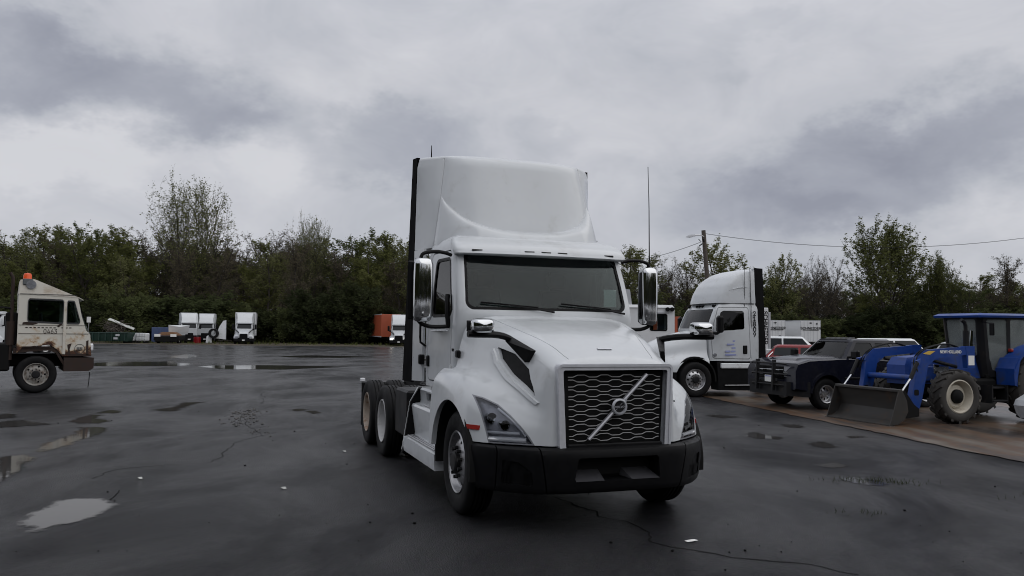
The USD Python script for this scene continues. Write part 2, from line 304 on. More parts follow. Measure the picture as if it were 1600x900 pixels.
PUDDLES = {'bright_near': [[-4.54, 7.59], [-4.61, 7.93], [-4.58, 8.05], [-4.67, 8.25], [-4.62, 8.38], [-4.48, 8.49], [-4.28, 8.46], [-4.05, 8.26], [-3.95, 7.97], [-3.95, 7.72], [-3.98, 7.54], [-4.04, 7.43], [-4.13, 7.38], [-4.1, 7.15], [-4.19, 7.05], [-4.26, 7.3], [-4.43, 7.39]],
 'left_mid_a': [[-6.96, 11.0], [-6.95, 11.23], [-6.8, 11.3], [-6.49, 11.04], [-6.35, 10.62], [-6.2, 10.18], [-6.06, 9.78], [-5.92, 9.37]],
 'left_mid_b': [[-6.83, 11.66], [-7.05, 12.23], [-7.18, 12.8], [-7.23, 13.27], [-7.47, 13.93], [-7.71, 14.47], [-7.47, 14.49], [-7.18, 14.23], [-6.98, 13.71], [-6.87, 13.06], [-6.77, 12.54], [-6.72, 11.99], [-6.71, 11.61]],
 'left_mid_c': [[-8.43, 15.44], [-8.6, 16.11], [-8.7, 16.6], [-8.49, 16.5], [-8.24, 15.91], [-7.75, 15.51], [-7.8, 15.17], [-8.07, 15.14]],
 'left_far_a': [[-10.51, 16.53], [-10.19, 16.44], [-9.73, 15.99], [-9.99, 15.73]],
 'left_far_b': [[-9.65, 15.2], [-9.44, 15.44], [-8.91, 15.17], [-8.52, 14.79], [-8.83, 14.46], [-9.16, 14.42]],
 'far_long_a': [[-21.46, 41.24], [-21.04, 43.21], [-19.22, 43.79], [-18.91, 44.89], [-17.75, 42.37], [-16.73, 41.79], [-16.02, 39.53], [-16.29, 38.7], [-18.26, 38.16], [-19.65, 37.78]],
 'far_long_b': [[-15.03, 38.31], [-14.64, 39.92], [-14.06, 40.08], [-13.0, 40.78], [-10.68, 40.63], [-8.14, 40.16], [-9.18, 38.44], [-10.45, 36.45], [-11.68, 36.46], [-12.83, 36.17]],
 'far_c': [[-16.0, 54.51], [-15.26, 57.12], [-12.36, 57.48], [-9.41, 56.3], [-11.48, 53.37], [-13.81, 52.52]],
 'far_d': [[-22.07, 52.17], [-23.48, 57.89], [-21.04, 54.03], [-19.6, 49.13], [-20.46, 48.83]],
 'mid_streak_a': [[-8.71, 16.87], [-8.76, 17.55], [-8.39, 17.31], [-8.37, 16.9]],
 'mid_streak_b': [[-7.8, 17.67], [-7.69, 18.13], [-7.93, 19.58], [-7.55, 19.82], [-7.6, 18.77], [-7.37, 17.72], [-7.44, 17.42]],
 'mid_streak_c': [[-4.92, 18.01], [-4.79, 18.32], [-4.6, 18.04], [-4.69, 17.74]],
 'mid_streak_d': [[-4.5, 17.76], [-4.37, 17.92], [-4.16, 17.52], [-4.2, 17.24]],
 'right_a': [[4.2, 14.36], [4.55, 14.95], [4.63, 14.58], [4.83, 14.16], [4.67, 13.81], [4.45, 13.87], [4.27, 14.11]],
 'right_b': [[4.94, 13.36], [5.26, 13.69], [5.32, 13.31], [5.29, 13.01], [5.01, 12.92]],
 'right_c': [[6.04, 14.52], [6.24, 14.54], [6.28, 14.28], [6.03, 14.17]],
 'right_d': [[5.55, 16.29], [5.84, 16.21], [5.84, 15.77], [5.51, 15.64]],
 'right_thin': [[2.36, 13.3], [2.84, 13.57], [3.13, 13.21], [2.62, 13.02]],
 'right_grassy': [[4.15, 10.25], [4.35, 10.27], [4.5, 10.06], [4.62, 9.77], [4.36, 9.67], [4.21, 9.95]],
 'right_e': [[4.36, 17.78], [4.83, 17.97], [5.08, 17.59], [4.65, 17.29]],
 'right_wet': [[4.21, 11.19], [4.59, 11.49], [4.69, 11.17], [4.39, 10.99]],
 'far_right_strip': [[-6.51, 51.25], [-4.31, 54.6], [-1.6, 51.69], [-3.76, 47.64]]}
CRACKS = {'seam_near': [[0.45, 8.89], [0.86, 8.13], [1.13, 7.56], [1.34, 6.91], [1.61, 6.7], [1.88, 6.53], [2.14, 6.39], [2.4, 6.27], [2.62, 6.1]],
 'crack_mid': [[-4.92, 9.6], [-4.94, 10.17], [-4.51, 10.59], [-4.04, 10.88], [-4.17, 11.8], [-4.3, 12.6], [-4.28, 13.36], [-4.14, 14.15]],
 'crack_upper': [[-5.17, 15.01], [-5.56, 16.69], [-5.87, 18.04], [-5.33, 16.1], [-4.17, 13.54]],
 'crack_low': [[-4.05, 8.17], [-4.21, 8.63], [-4.3, 8.94]],
 'crack_far': [[-6.0, 19.31], [-6.39, 20.73], [-6.79, 21.94], [-7.15, 23.31]]}

rng = np.random.default_rng(5)
import shapely
from scipy.spatial import Delaunay
from shapely.geometry import Polygon, LineString
from shapely.ops import unary_union
def ragged(pts, amp):
    """closed outline with a wandering edge"""
    p = np.array(pts, float); q = []
    for a, b in zip(p, np.roll(p, -1, 0)):
        n = max(3, int(np.linalg.norm(b - a) / max(amp * 2.0, .06))); n = min(n, 24)
        for t in np.arange(n) / n: q.append(a + (b - a) * t)
    q = np.array(q); o = np.c_[q, np.zeros(len(q))]
    d = np.stack([meshkit.fbm(o * (0.35 / amp) + 7.3, 4, 3), meshkit.fbm(o * (0.35 / amp) + 91.1, 4, 8)], 1) - .5
    g = Polygon(q + d * amp * 2.4).buffer(0); g = max(getattr(g, 'geoms', [g]), key=lambda x: x.area); return g
def flat(g, z):
    v, f = trimesh.creation.triangulate_polygon(g, engine='earcut'); return trimesh.Trimesh(np.c_[v, np.full(len(v), z)], f, process=False)
for k, pts in PUDDLES.items():
    d = np.linalg.norm(np.mean(pts, 0)); am = (.010 * d ** .9 + .02) * (.7 if k == 'bright_near' else 1); pg = ragged(pts, am)
    w = .07 + .010 * d; out = pg.buffer(w * .7); x0, y0, x1, y1 = out.bounds; h = max(w * .45, (x1 - x0) / 60, .02)
    gx, gy = np.meshgrid(np.arange(x0, x1, h), np.arange(y0, y1, h)); P = np.c_[gx.ravel(), gy.ravel()] + rng.normal(0, h * .12, (gx.size, 2))
    P = P[shapely.contains_xy(out, P[:, 0], P[:, 1])]; E = np.array([out.exterior.interpolate(t).coords[0] for t in np.arange(0, out.exterior.length, h)]); V = np.vstack([P, E])
    F = Delaunay(V).simplices; c = V[F].mean(1); F = F[shapely.contains_xy(out, c[:, 0], c[:, 1])]
    dist = shapely.distance(shapely.points(V), out.exterior); dist[len(P):] = 0; wet = np.clip(dist / (w * 1.6), 0, 1)
    a_ = V[F]; sgn = np.cross(a_[:, 1] - a_[:, 0], a_[:, 2] - a_[:, 0]); F[sgn < 0] = F[sgn < 0][:, ::-1]
    pth = part('/World', 'puddle', trimesh.Trimesh(np.c_[V, np.full(len(V), .005)], F, process=False), 'puddle_water', False, kind='structure', label='shallow rain puddle lying on the asphalt')
    UsdGeom.PrimvarsAPI(stage.GetPrimAtPath(pth)).CreatePrimvar('wet', Sdf.ValueTypeNames.FloatArray, 'vertex').Set(Vt.FloatArray.FromNumpy(wet.astype(np.float32)))
# cracks and seams in the asphalt
plain('crack_dark', (0.004, 0.004, 0.004), .8, spec=.1)
def crack(pts, w):
    p = curve(np.c_[np.array(pts, float), np.zeros(len(pts))], 60)[:, :2]; o = np.c_[p, np.zeros(60)] * 3
    p = p + (np.stack([meshkit.fbm(o, 4, 1), meshkit.fbm(o + 40, 4, 2)], 1) - .5) * .22
    t = np.gradient(p, axis=0); t /= np.linalg.norm(t, axis=1, keepdims=True); n = np.c_[-t[:, 1], t[:, 0]]; ww = w * (.4 + 1.2 * meshkit.noise(np.c_[p * 5, np.zeros(60)], 4))[:, None]
    v = np.vstack([np.c_[p + n * ww, np.full(60, .003)], np.c_[p - n * ww, np.full(60, .003)]]); i = np.arange(59)
    return trimesh.Trimesh(v, np.vstack([np.c_[i, i + 60, i + 61], np.c_[i, i + 61, i + 1]]), process=False)
for k, pts in CRACKS.items(): part('/World', 'asphalt_crack', crack(pts, .006 if k != 'seam_near' else .009), 'crack_dark', False, kind='structure', label='narrow crack in the asphalt')
# concrete apron at the right, stained with rust and mud
def apron():
    n = {'g': ('geometry', {}), 'm': ('mapping', dict(rotation=(0, 0, -.15), scale=(1.9, .16, 1))), 's': ('noise_texture', dict(scale=.8, detail=9.0, roughness=.62, distortion=.6)), 'big': ('noise_texture', dict(scale=.35, detail=6.0, roughness=.6)), 'f': ('noise_texture', dict(scale=40.0, detail=4.0)),
         'c': ('rgb_ramp', dict(ramp=[(.30, (.010, .009, .009)), (.42, (.026, .020, .017)), (.50, (.050, .037, .029)), (.56, (.072, .039, .021)), (.62, (.082, .065, .050)), (.74, (.125, .106, .085))])),
         'mx0': ('mix_float', dict(fac=.45)), 'mx': ('map_range', dict(from_min=.36, from_max=.64, to_min=.26, to_max=.78, clamp=True)), 'o': ('mix_color', dict(blend_type='overlay', fac=.4)), 'r': ('map_range', dict(from_min=.35, from_max=.65, to_min=.22, to_max=.55, clamp=True)), 'b': ('bump', dict(strength=.2, distance=.01)), 'p': ('principled_bsdf', dict(specular_ior_level=.28))}
    l = [('g.position', 'm.vector'), ('m.vector', 's.vector'), ('g.position', 'big.vector'), ('g.position', 'f.vector'), ('s.fac', 'mx0.a'), ('big.fac', 'mx0.b'), ('mx0.result', 'mx.value'), ('mx.result', 'c.fac'), ('c.color', 'o.a'), ('f.color', 'o.b'), ('o.result', 'p.base_color'), ('big.fac', 'r.value'), ('r.result', 'p.roughness'), ('f.fac', 'b.height'), ('b.normal', 'p.normal')]
    mat('stained_concrete', n, l)
apron()
AP = UsdGeom.Xform.Define(stage, '/World/concrete_apron').GetPrim(); setdata(AP, kind='structure', label='rust stained wet concrete apron under the vehicles at the right')
e0, e1 = np.array([5.277, 25.239]), np.array([7.388, 11.577]); d = (e1 - e0) / np.linalg.norm(e1 - e0); nn = np.array([-d[1], d[0]])
if nn[0] < 0: nn = -nn
for r in range(9):
    for k in range(14):
        a, b = -46 + 5.0 * k, -46 + 5.0 * (k + 1) - .035; u0, u1 = 3.4 * r, 3.4 * (r + 1) - .03
        if r == 0: u0 = 0
        q = [e0 + d * s + nn * u for s, u in ((a, u0), (b, u0), (b, u1), (a, u1))]
        if r == 0: q = np.array(ragged(q, .11).exterior.coords)[:-1]
        m = flat(Polygon(q), .012 + .003 * rng.random()); part('/World/concrete_apron', 'slab', m, 'stained_concrete', False)
# far verge of weeds and bare earth, woodland floor
def earth():
    n = {'g': ('geometry', {}), 's': ('noise_texture', dict(scale=.25, detail=9.0, roughness=.65)), 'c': ('rgb_ramp', dict(ramp=[(.3, (.018, .020, .010)), (.46, (.046, .039, .024)), (.58, (.075, .060, .045)), (.8, (.11, .092, .072))])), 'p': ('principled_bsdf', dict(roughness=.85, specular_ior_level=.2))}
    mat('verge_earth', n, [('g.position', 's.vector'), ('s.fac', 'c.fac'), ('c.color', 'p.base_color')])
earth()
def strip(y0, y1, x0, x1, z, amp, seed):
    xs = np.linspace(x0, x1, 160); w = (meshkit.fbm(np.c_[xs * .12, xs * 0, xs * 0], 5, seed) - .5) * amp
    return flat(Polygon(np.vstack([np.c_[xs, y0 + w], [(x1, y1), (x0, y1)]])), z)
part('/World', 'verge', strip(92, 420, -330, 330, .010, 9, 2), 'verge_earth', False, kind='structure', label='weedy verge of bare earth below the trees')
# ---------------------------------------------------------------- wheels (built with the outer face towards +y, mirrored for the other side)
def tyre_mesh(R, r, w, grooves=4, n=56):
    h = w / 2
    p = [(r, -h * .78), (r + (R - r) * .35, -h), (r + (R - r) * .72, -h * .98), (R - .03, -h * .9), (R - .006, -h * .74)]
    if grooves:
        xs = np.linspace(-h * .66, h * .66, grooves * 2 + 2)[1:-1]
        for i in range(0, len(xs), 2):
            a, b = (xs[i] + xs[i + 1]) / 2 - .008, (xs[i] + xs[i + 1]) / 2 + .008
            p += [(R, a - .002), (R - .016, a), (R - .016, b), (R, b + .002)]
    else: p += [(R, 0)]
    p += [(R - .006, h * .74), (R - .03, h * .9), (r + (R - r) * .72, h * .98), (r + (R - r) * .35, h), (r, h * .78), (r - .02, h * .5), (r - .02, -h * .5)]
    return lathe(p, n)
def ring_of(fn, n, phase=0.0): return [fn(2 * math.pi * k / n + phase) for k in range(n)]
_wc = {}
def steer_rim(s=1.0, holes=10):
    k = ('s', s, holes)
    if k not in _wc:
        b = man(lathe([(.308, .118), (.300, .128), (.287, .120), (.272, .075), (.262, .060), (.235, .075), (.195, .098), (.165, .108), (.12, .110), (.0, .110), (.0, .07), (.16, .07), (.24, .03), (.262, -.10), (.300, -.125), (.308, -.118)], 60))
        for c in ring_of(lambda a: cyl((.218 * math.cos(a), -.05, .218 * math.sin(a)), (.218 * math.cos(a), .2, .218 * math.sin(a)), .027, 14), holes): b = b - man(c)
        hub = cat([lathe([(.0, .1), (.105, .1), (.103, .150), (.085, .165), (.0, .17)], 32)] + ring_of(lambda a: cyl((.143 * math.cos(a), .10, .143 * math.sin(a)), (.143 * math.cos(a), .150, .143 * math.sin(a)), .018, 6), 10, .3))
        _wc[k] = [moved(x, (0, 0, 0)).apply_scale(s) for x in (b, hub)]
    return _wc[k]
def drive_rim(s=1.0):
    k = ('d', s)
    if k not in _wc:
        b = man(lathe([(.308, .118), (.300, .130), (.286, .118), (.272, .06), (.266, -.03), (.240, -.075), (.180, -.092), (.12, -.095), (.0, -.095), (.0, -.12), (.26, -.12), (.300, -.125), (.308, -.118)], 60))
        for c in ring_of(lambda a: cyl((.222 * math.cos(a), -.3, .222 * math.sin(a)), (.222 * math.cos(a), .0, .222 * math.sin(a)), .024, 12), 5): b = b - man(c)
        hub = cat([lathe([(.0, -.1), (.105, -.1), (.100, -.01), (.085, .015), (.0, .02)], 32)] + ring_of(lambda a: cyl((.143 * math.cos(a), -.10, .143 * math.sin(a)), (.143 * math.cos(a), -.06, .143 * math.sin(a)), .017, 6), 10, .3))
        _wc[k] = [moved(x, (0, 0, 0)).apply_scale(s) for x in (b, hub)]
    return _wc[k]
def car_rim(R, spokes=6, w=.1):
    b = man(lathe([(R, w), (R - .008, w + .012), (R - .025, w), (R - .04, .01), (R - .06, .0), (.08, .035), (.0, .04), (.0, -.03), (R - .05, -.04), (R - .03, -w), (R, -w)], 40))
    for k in range(spokes):
        a0 = 2 * math.pi * k / spokes; q = []
        for rr, da in ((R * .40, .16), (R * .74, .36), (R * .74, -.36), (R * .40, -.16)):
            da = da * (6 / spokes); q.append((rr * math.cos(a0 + da), rr * math.sin(a0 + da)))
        b = b - prism(rounded(q, .008), 'y', -.1, .2)
    hub = cat([lathe([(.0, .03), (.055, .03), (.045, .055), (.0, .06)], 20)])
    return [tm(b), hub]
def wheel(parent, c, side, tyre, rim, rim_mat, hub_mat='aluminium', tyre_mat='rubber', label=None, yaw=0.0, name='wheel'):
    """side +1: outer face towards +y, -1: towards -y"""
    g = group_part(parent, name, c, yaw, label)
    f = (lambda m: m) if side > 0 else mirror_y
    part(g, 'tyre', f(tyre), tyre_mat, 40); part(g, 'rim', f(rim[0]), rim_mat, 35); part(g, 'hub', f(rim[1]), hub_mat, 30)
    return g
TYRE_STEER = tyre_mesh(.505, .300, .285); TYRE_DRIVE = tyre_mesh(.505, .300, .275, 3)
# ---------------------------------------------------------------- the white day-cab tractor unit in the middle
HX, HY, HYAW = 0.5827, 8.3919, 0.3427
hero = thing('road_tractor', 'large white day cab truck with tall roof fairing, nearest in the middle of the yard', 'truck', (HX, HY, 0), HYAW - math.pi / 2)

# hood and fenders: one skin through profiles (centre top -> outer bottom) along the length
_st = {
 -.72: [(0, 2.00), (.62, 1.99), (1.00, 1.91), (1.075, 1.66), (1.10, 1.43), (1.16, 1.38), (1.26, 1.22), (1.29, .60)],
 -.50: [(0, 1.985), (.60, 1.975), (.94, 1.90), (1.04, 1.66), (1.08, 1.43), (1.16, 1.385), (1.265, 1.22), (1.295, .60)],
 -.20: [(0, 1.945), (.56, 1.935), (.87, 1.85), (.985, 1.62), (1.06, 1.425), (1.155, 1.38), (1.268, 1.21), (1.298, .60)],
  .10: [(0, 1.89), (.52, 1.875), (.80, 1.79), (.905, 1.57), (1.00, 1.41), (1.135, 1.355), (1.262, 1.17), (1.298, .60)],
  .40: [(0, 1.82), (.49, 1.80), (.725, 1.71), (.82, 1.49), (.93, 1.35), (1.09, 1.29), (1.228, 1.11), (1.275, .60)],
  .60: [(0, 1.755), (.47, 1.735), (.685, 1.645), (.77, 1.42), (.86, 1.28), (1.005, 1.215), (1.145, 1.05), (1.195, .60)],
  .75: [(0, 1.70), (.455, 1.68), (.655, 1.59), (.735, 1.36), (.80, 1.21), (.915, 1.13), (1.035, .98), (1.080, .60)],
  .90: [(0, 1.635), (.445, 1.615), (.63, 1.53), (.695, 1.30), (.735, 1.15), (.80, 1.05), (.875, .92), (.920, .60)],
 1.00: [(0, 1.585), (.435, 1.57), (.61, 1.49), (.665, 1.27), (.68, 1.12), (.71, 1.01), (.745, .90), (.770, .60)],
 1.07: [(0, 1.54), (.43, 1.53), (.585, 1.46), (.625, 1.25), (.635, 1.10), (.645, 1.0), (.655, .89), (.660, .60)],
 1.095: [(0, 1.515), (.42, 1.505), (.565, 1.445), (.60, 1.24), (.605, 1.10), (.61, 1.0), (.615, .89), (.62, .60)]}
_xs = np.array(sorted(_st)); _cp = np.array([_st[x] for x in _xs])
_xf = np.unique(np.r_[np.linspace(-.72, 1.0, 64), np.linspace(1.0, 1.095, 12)])
_cf = PchipInterpolator(_xs, _cp)(_xf)
_tt = np.r_[np.linspace(0, 7, 57)]
def half_profile(c):
    return np.stack([PchipInterpolator(np.arange(8), c[:, 0])(_tt), PchipInterpolator(np.arange(8), c[:, 1])(_tt)], 1)
HOOD_GRID = np.array([np.c_[np.full(len(_tt), x), half_profile(c)] for x, c in zip(_xf, _cf)])   # right now the +y half
def hood_solid():
    secs = []
    for h in HOOD_GRID:
        o = h[::-1]; m = h[1:].copy(); m[:, 1] *= -1
        secs.append(np.vstack([o, m]))
    return man(loft(secs))
def hood_x(y, z):
    """the skin's x at a front-view position"""
    g = HOOD_GRID[20:].reshape(-1, 3); d = (g[:, 1] - abs(y)) ** 2 + (g[:, 2] - z) ** 2; i = np.argsort(d)[:4]; w = 1 / (d[i] + 1e-6)
    return float((g[i, 0] * w).sum() / w.sum())
hood = hood_solid()
well = man(cyl((0, .56, .505), (0, 1.5, .505), .615, 56)) + man(box((-.615, .56, .2), (.615, 1.5, .505)))
well_r = man(mirror_y(well))
cut = man(box((-.80, -1.5, .3), (1.02, 1.5, .79)))        # lower edge of the hood shell above the bumper
HEAD = [(1.165, 1.205), (1.09, 1.185), (.99, 1.13), (.91, 1.04), (.845, .95), (.785, .86), (.745, .785), (1.09, .785), (1.115, .93)]
def both(poly_yz, a, b):
    p = np.array(poly_yz, float); return prism(p, 'x', a, b), prism(p * [-1, 1], 'x', a, b)
hl, hr = both(HEAD, .30, 1.3)
hl_in, hr_in = both(grow(HEAD, -.012), .30, 1.3)
# vents on the hood sides (side view: x, z)
VENT = [(.193, 1.652), (.291, 1.535), (.537, 1.395), (.745, 1.30), (.93, 1.195), (.86, 1.30), (.805, 1.362), (.748, 1.453), (.489, 1.588)]
VENT = rounded(VENT, .01)
vl = prism(VENT, 'y', .45, 1.04); vr = prism(VENT, 'y', -1.04, -.45)
seam_front = None
shell = hood - well - well_r
lower = man(box((-.40, -1.5, .2), (1.3, 1.5, .785)))
gopen = prism(rounded([(-.50, .70), (.50, .70), (.53, 1.47), (-.53, 1.47)], .03), 'x', 1.0, 1.3)
body = shell - lower - hl - hr - vl - vr - gopen
back = man(box((-1.0, -1.3, .2), (-.60, 1.3, 1.37)))   # the door opening side of the rear fender
body = body - man(box((-1.0, -1.4, 1.40), (-.45, 1.4, 2.2))) - man(box((-1.0, -1.045, 1.0), (-.45, 1.045, 1.5)))
# panel lines that run from the cowl to the grille
def ribbon(pts, w, dep):
    p = curve(pts, 40); ms = []
    for a, b in zip(p[:-1], p[1:]):
        ms.append(hull(np.vstack([[a + [0, sy * w, sz] for sy in (-.5, .5) for sz in (-dep, .05)], [b + [0, sy * w, sz] for sy in (-.5, .5) for sz in (-dep, .05)]])))
    return m3.Manifold.batch_boolean([man(m) for m in ms], m3.OpType.Add)
def top_z(x, y):
    i = np.abs(_xf - x).argmin(); h = HOOD_GRID[i]; return float(np.interp(y, h[:24, 1], h[:24, 2]))
for s in (1, -1):
    q = [(x, s * y, top_z(x, y) - .003) for x, y in ((-.44, .74), (-.1, .70), (.3, .62), (.65, .52), (.85, .47), (.97, .45), (1.03, .43))]
    body = body - ribbon(q, .007, .004)
part(hero, 'hood', body, 'white_paint', 32)
for s, V in ((1, vl), (-1, vr)):
    k = (hood.translate((-.0, -s * .035, 0)) ^ V)
    k2 = (hood.translate((0, -s * .012, 0)) ^ V)
    part(hero, 'hood_vent', k, 'black_plastic', 30)
    # white blade under the vent
    bl = [(x, z - .028) for x, z in ((.15, 1.64), (.27, 1.525), (.52, 1.38), (.73, 1.285), (.955, 1.17))]
    bl = bl + [(x + .02, z + .020) for x, z in bl[::-1]]
    blade = (hood.translate((0, s * .020, 0)) - hood.translate((0, -s * .02, 0))) ^ prism(bl, 'y', min(s * .45, s * 1.1), max(s * .45, s * 1.1))
    part(hero, 'vent_blade', blade, 'white_paint', 30)
# headlights
for s, (H, HI) in ((1, (hl, hl_in)), (-1, (hr, hr_in))):
    g = group_part(hero, 'headlight')
    part(g, 'bezel', (hood ^ H) - HI.translate((0, 0, 0)) - well - well_r, 'lamp_grey', 30)
    part(g, 'reflector', (hood.translate((-.075, -s * .03, 0)) ^ HI) - well - well_r, 'lamp_shell', 30)
    part(g, 'lens', ((hood ^ HI) - hood.translate((-.010, 0, 0))) - well - well_r, 'lens_glass', 30)
    def pt(y, z, d=.028): return (hood_x(y, z) - d, s * y, z)
    part(g, 'light_bar', [tube([pt(y, .822, .032) for y in np.linspace(.80, 1.075, 9)], .024, 8), tube([pt(y, .880, .030) for y in np.linspace(.85, 1.09, 9)], .012, 8)], 'lamp_bright', 40)
    part(g, 'light_blade', tube([pt(y, z) for y, z in curve([(.80, .86), (.86, .95), (.93, 1.03), (.99, 1.09)], 12)], .014, 8), 'lamp_bright', 40)
    part(g, 'projector', cat([cyl((hood_x(.95, .93) - .16, s * .95, .945), (hood_x(.95, .93) - .055, s * .95, .945), .045, 20), cyl((hood_x(1.03, .96) - .16, s * 1.04, 1.0), (hood_x(1.04, 1.0) - .07, s * 1.04, 1.0), .05, 20)]), 'chrome', 40)
# side marker lamps
for s in (1, -1):
    part(hero, 'marker_lamp', (hood.translate((.004, s * .010, 0)) - hood.translate((0, -s * .01, 0))) ^ man(box((.50, s * .9, .895), (.64, s * 1.4, .935))), 'red_lens')
# wheel well liners
for s in (1, -1):
    part(hero, 'wheel_well', tm(man(cyl((0, s * .50, .505), (0, s * 1.24, .505), .65, 48)) - man(cyl((0, s * .55, .505), (0, s * 1.4, .505), .605, 48)) - man(box((-.8, -1.5, -.4), (.8, 1.5, .42)))), 'chassis_black', 30)

# bumper
def plan(x_front, pts):
    p = np.array(pts, float); p = np.vstack([p, p[::-1] * [1, -1]]); return p
def bump_level(z, inset):
    c = curve([(1.215 - inset, 0), (1.205 - inset, .40), (1.165 - inset, .66), (1.06 - inset, .86), (.86 - inset * .9, 1.07 - inset * .3), (.60 - inset * .6, 1.225 - inset * .6), (.38, 1.285 - inset * .8), (.24, 1.30 - inset * .8)], 34)
    inner = np.array([(.24, 1.06), (.55, .95), (.82, .70), (.86, 0)])
    l = np.vstack([c, inner[:-1]]); full = np.vstack([l, (l * [1, -1])[::-1][: -1] if False else (l[1:] * [1, -1])[::-1]])
    return np.c_[full, np.full(len(full), z)]
_levels = [(.365, .07), (.385, .045), (.42, .03), (.55, .012), (.66, .0), (.72, .0), (.755, .012), (.772, .04)]
_sec = [bump_level(z, i) for z, i in _levels]
def loft_plan(secs):
    """like loft, with caps made from the outline itself (rings that curl inwards)"""
    s = np.asarray(secs); k, m = s.shape[:2]
    base = loft(s); f = np.asarray(base.faces)[: (k - 1) * m * 2]; v = np.asarray(base.vertices)[:-2]
    import mapbox_earcut as earcut
    out = [f]
    for r, flip in ((0, 1), (k - 1, 0)):
        t = earcut.triangulate_float64(np.ascontiguousarray(s[r][:, :2]), np.array([m], np.uint32)).reshape(-1, 3).astype(int) + r * m
        out.append(t)
    t = trimesh.Trimesh(v, np.vstack(out), process=False); trimesh.repair.fix_normals(t)
    if t.volume < 0: t.invert()
    return t
bumper = man(loft_plan(_sec))
bumper = bumper - prism(rounded([(-.43, .475), (.43, .475), (.40, .685), (-.40, .685)], .03), 'x', .95, 1.4)
for s in (1, -1):
    q = np.array([(s * .74, .82), (s * .752, .82), (s * .672, .35), (s * .660, .35)])
    bumper = bumper - (prism(q, 'x', 1.03, 1.4))
    q = np.array([(s * 1.05, .82), (s * 1.06, .82), (s * 1.06, .35), (s * 1.05, .35)])
    bumper = bumper - prism(q, 'x', .80, 1.0)
    # fog lamp pocket
    q = rounded([(s * .78, .44), (s * 1.02, .45), (s * 1.02, .66), (s * .90, .645), (s * .80, .56)], .02)
    bumper = bumper - (prism(q, 'x', .5, 1.4) ^ (man(loft_plan(_sec)) - man(loft_plan(_sec)).translate((-.018, -s * .006, 0))))
bumper = bumper - well - well_r
part(hero, 'bumper', bumper, 'black_plastic', 28)
part(hero, 'tow_recess', box((.93, -.44, .44), (.96, .44, .70)), 'chassis_black')
for s in (1, -1):
    part(hero, 'tow_pocket_plate', hull([(1.0, s * .40, .485), (1.0, s * .10, .485), (1.19, s * .42, .478), (1.19, s * .14, .478), (.99, s * .38, .555), (.99, s * .12, .555), (.985, s * .38, .48), (.985, s * .12, .48)]), 'dark_plate')

# grille: frame, dark back, wavy bars, diagonal bar, round emblem
def trapez(wt, wb, zt, zb): return np.array([(-wb, zb), (wb, zb), (wt, zt), (-wt, zt)])
go, gi = rounded(trapez(.585, .560, 1.515, .74), .05), rounded(trapez(.530, .495, 1.460, .70), .02)
fr = prism(go, 'x', 1.02, 1.150) - prism(gi, 'x', 0.9, 1.4)
fr = fr - prism(rounded(trapez(.565, .533, 1.49, .70), .03), 'x', 1.132, 1.4)
part(hero, 'grille_frame', [fr, prism(rounded(trapez(.565, .533, 1.49, .74), .03), 'x', 1.10, 1.142) - prism(gi, 'x', .9, 1.4)], 'frame_silver', 30)
part(hero, 'grille_back', prism(gi, 'x', 1.03, 1.06), 'chassis_black')
part(hero, 'grille_lower_strip', box((1.05, -.48, .755), (1.135, .48, .80), .01), 'black_plastic')
ROWS = 14
for r in range(ROWS):
    z = 1.405 - r * (1.405 - .832) / (ROWS - 1); hw = .470 - .018 * r / ROWS; P = .232; pts = []; up = 1 if r % 2 else -1
    y = -hw; ph = 0.0
    cyc = [(0, 1), (.30, 1), (.5, -1), (.80, -1), (1.0, 1)]
    ys = np.linspace(-hw, hw, 90)
    t = ((ys + .447) / P + .2) % 1.0
    lv = np.interp(t, [0, .32, .5, .82, 1.0], [1, 1, -1, -1, 1]) * up
    pts = np.c_[np.full(90, 1.105), ys, z + lv * .0092]
    keep = [0] + [i for i in range(1, 89) if abs((lv[i + 1] - lv[i]) - (lv[i] - lv[i - 1])) > 1e-3] + [89]
    part(hero, 'grille_bar', tube(pts[keep], .0044, 6), 'grille_metal', 40)
d = np.array([0, .62, .60]); d /= np.linalg.norm(d); nrm = np.array([0, -d[2], d[1]])
def slant(y0, y1): 
    a, b = np.array([1.135, y0, 1.128 + (y0 - .02) * .985]), np.array([1.135, y1, 1.128 + (y1 - .02) * .985]); w = .0135
    return hull([p + n * w + [e, 0, 0] for p in (a, b) for n in (nrm, -nrm) for e in (-.02, .01)] + [p + [.018, 0, 0] for p in (a, b)])
part(hero, 'grille_diagonal', [slant(-.275, .02), slant(.02, .315)], 'bar_metal', 20)
em = group_part(hero, 'emblem')
part(em, 'ring', lathe([(.052, -.012), (.072, -.012), (.078, .004), (.070, .016), (.060, .018), (.052, .006)], 40, 'x', (1.158, .02, 1.128)), 'silver_trim', 40)
part(em, 'emblem_disc', cyl((1.14, .02, 1.128), (1.152, .02, 1.128), .054, 32), 'black_gloss')
part(em, 'name_band', box((1.15, -.038, 1.113), (1.163, .078, 1.143), .003), 'black_gloss')
part(em, 'lettering', text('VOLVO', .016, .003, True, 'x+', (1.163, .02, 1.128), 1.25), 'silver_trim', False)
part(em, 'arrow', hull([(1.14, .02 + a, 1.128 + b) for a, b in ((.050, .062), (.072, .042), (.078, .080))] + [(1.16, .02 + a, 1.128 + b) for a, b in ((.050, .062), (.072, .042), (.078, .080))]), 'silver_trim')
part(hero, 'hood_badge', box((.86, -.075, top_z(.86, 0) - .01), (.90, .075, top_z(.90, 0) + .012), .006), 'silver_trim')

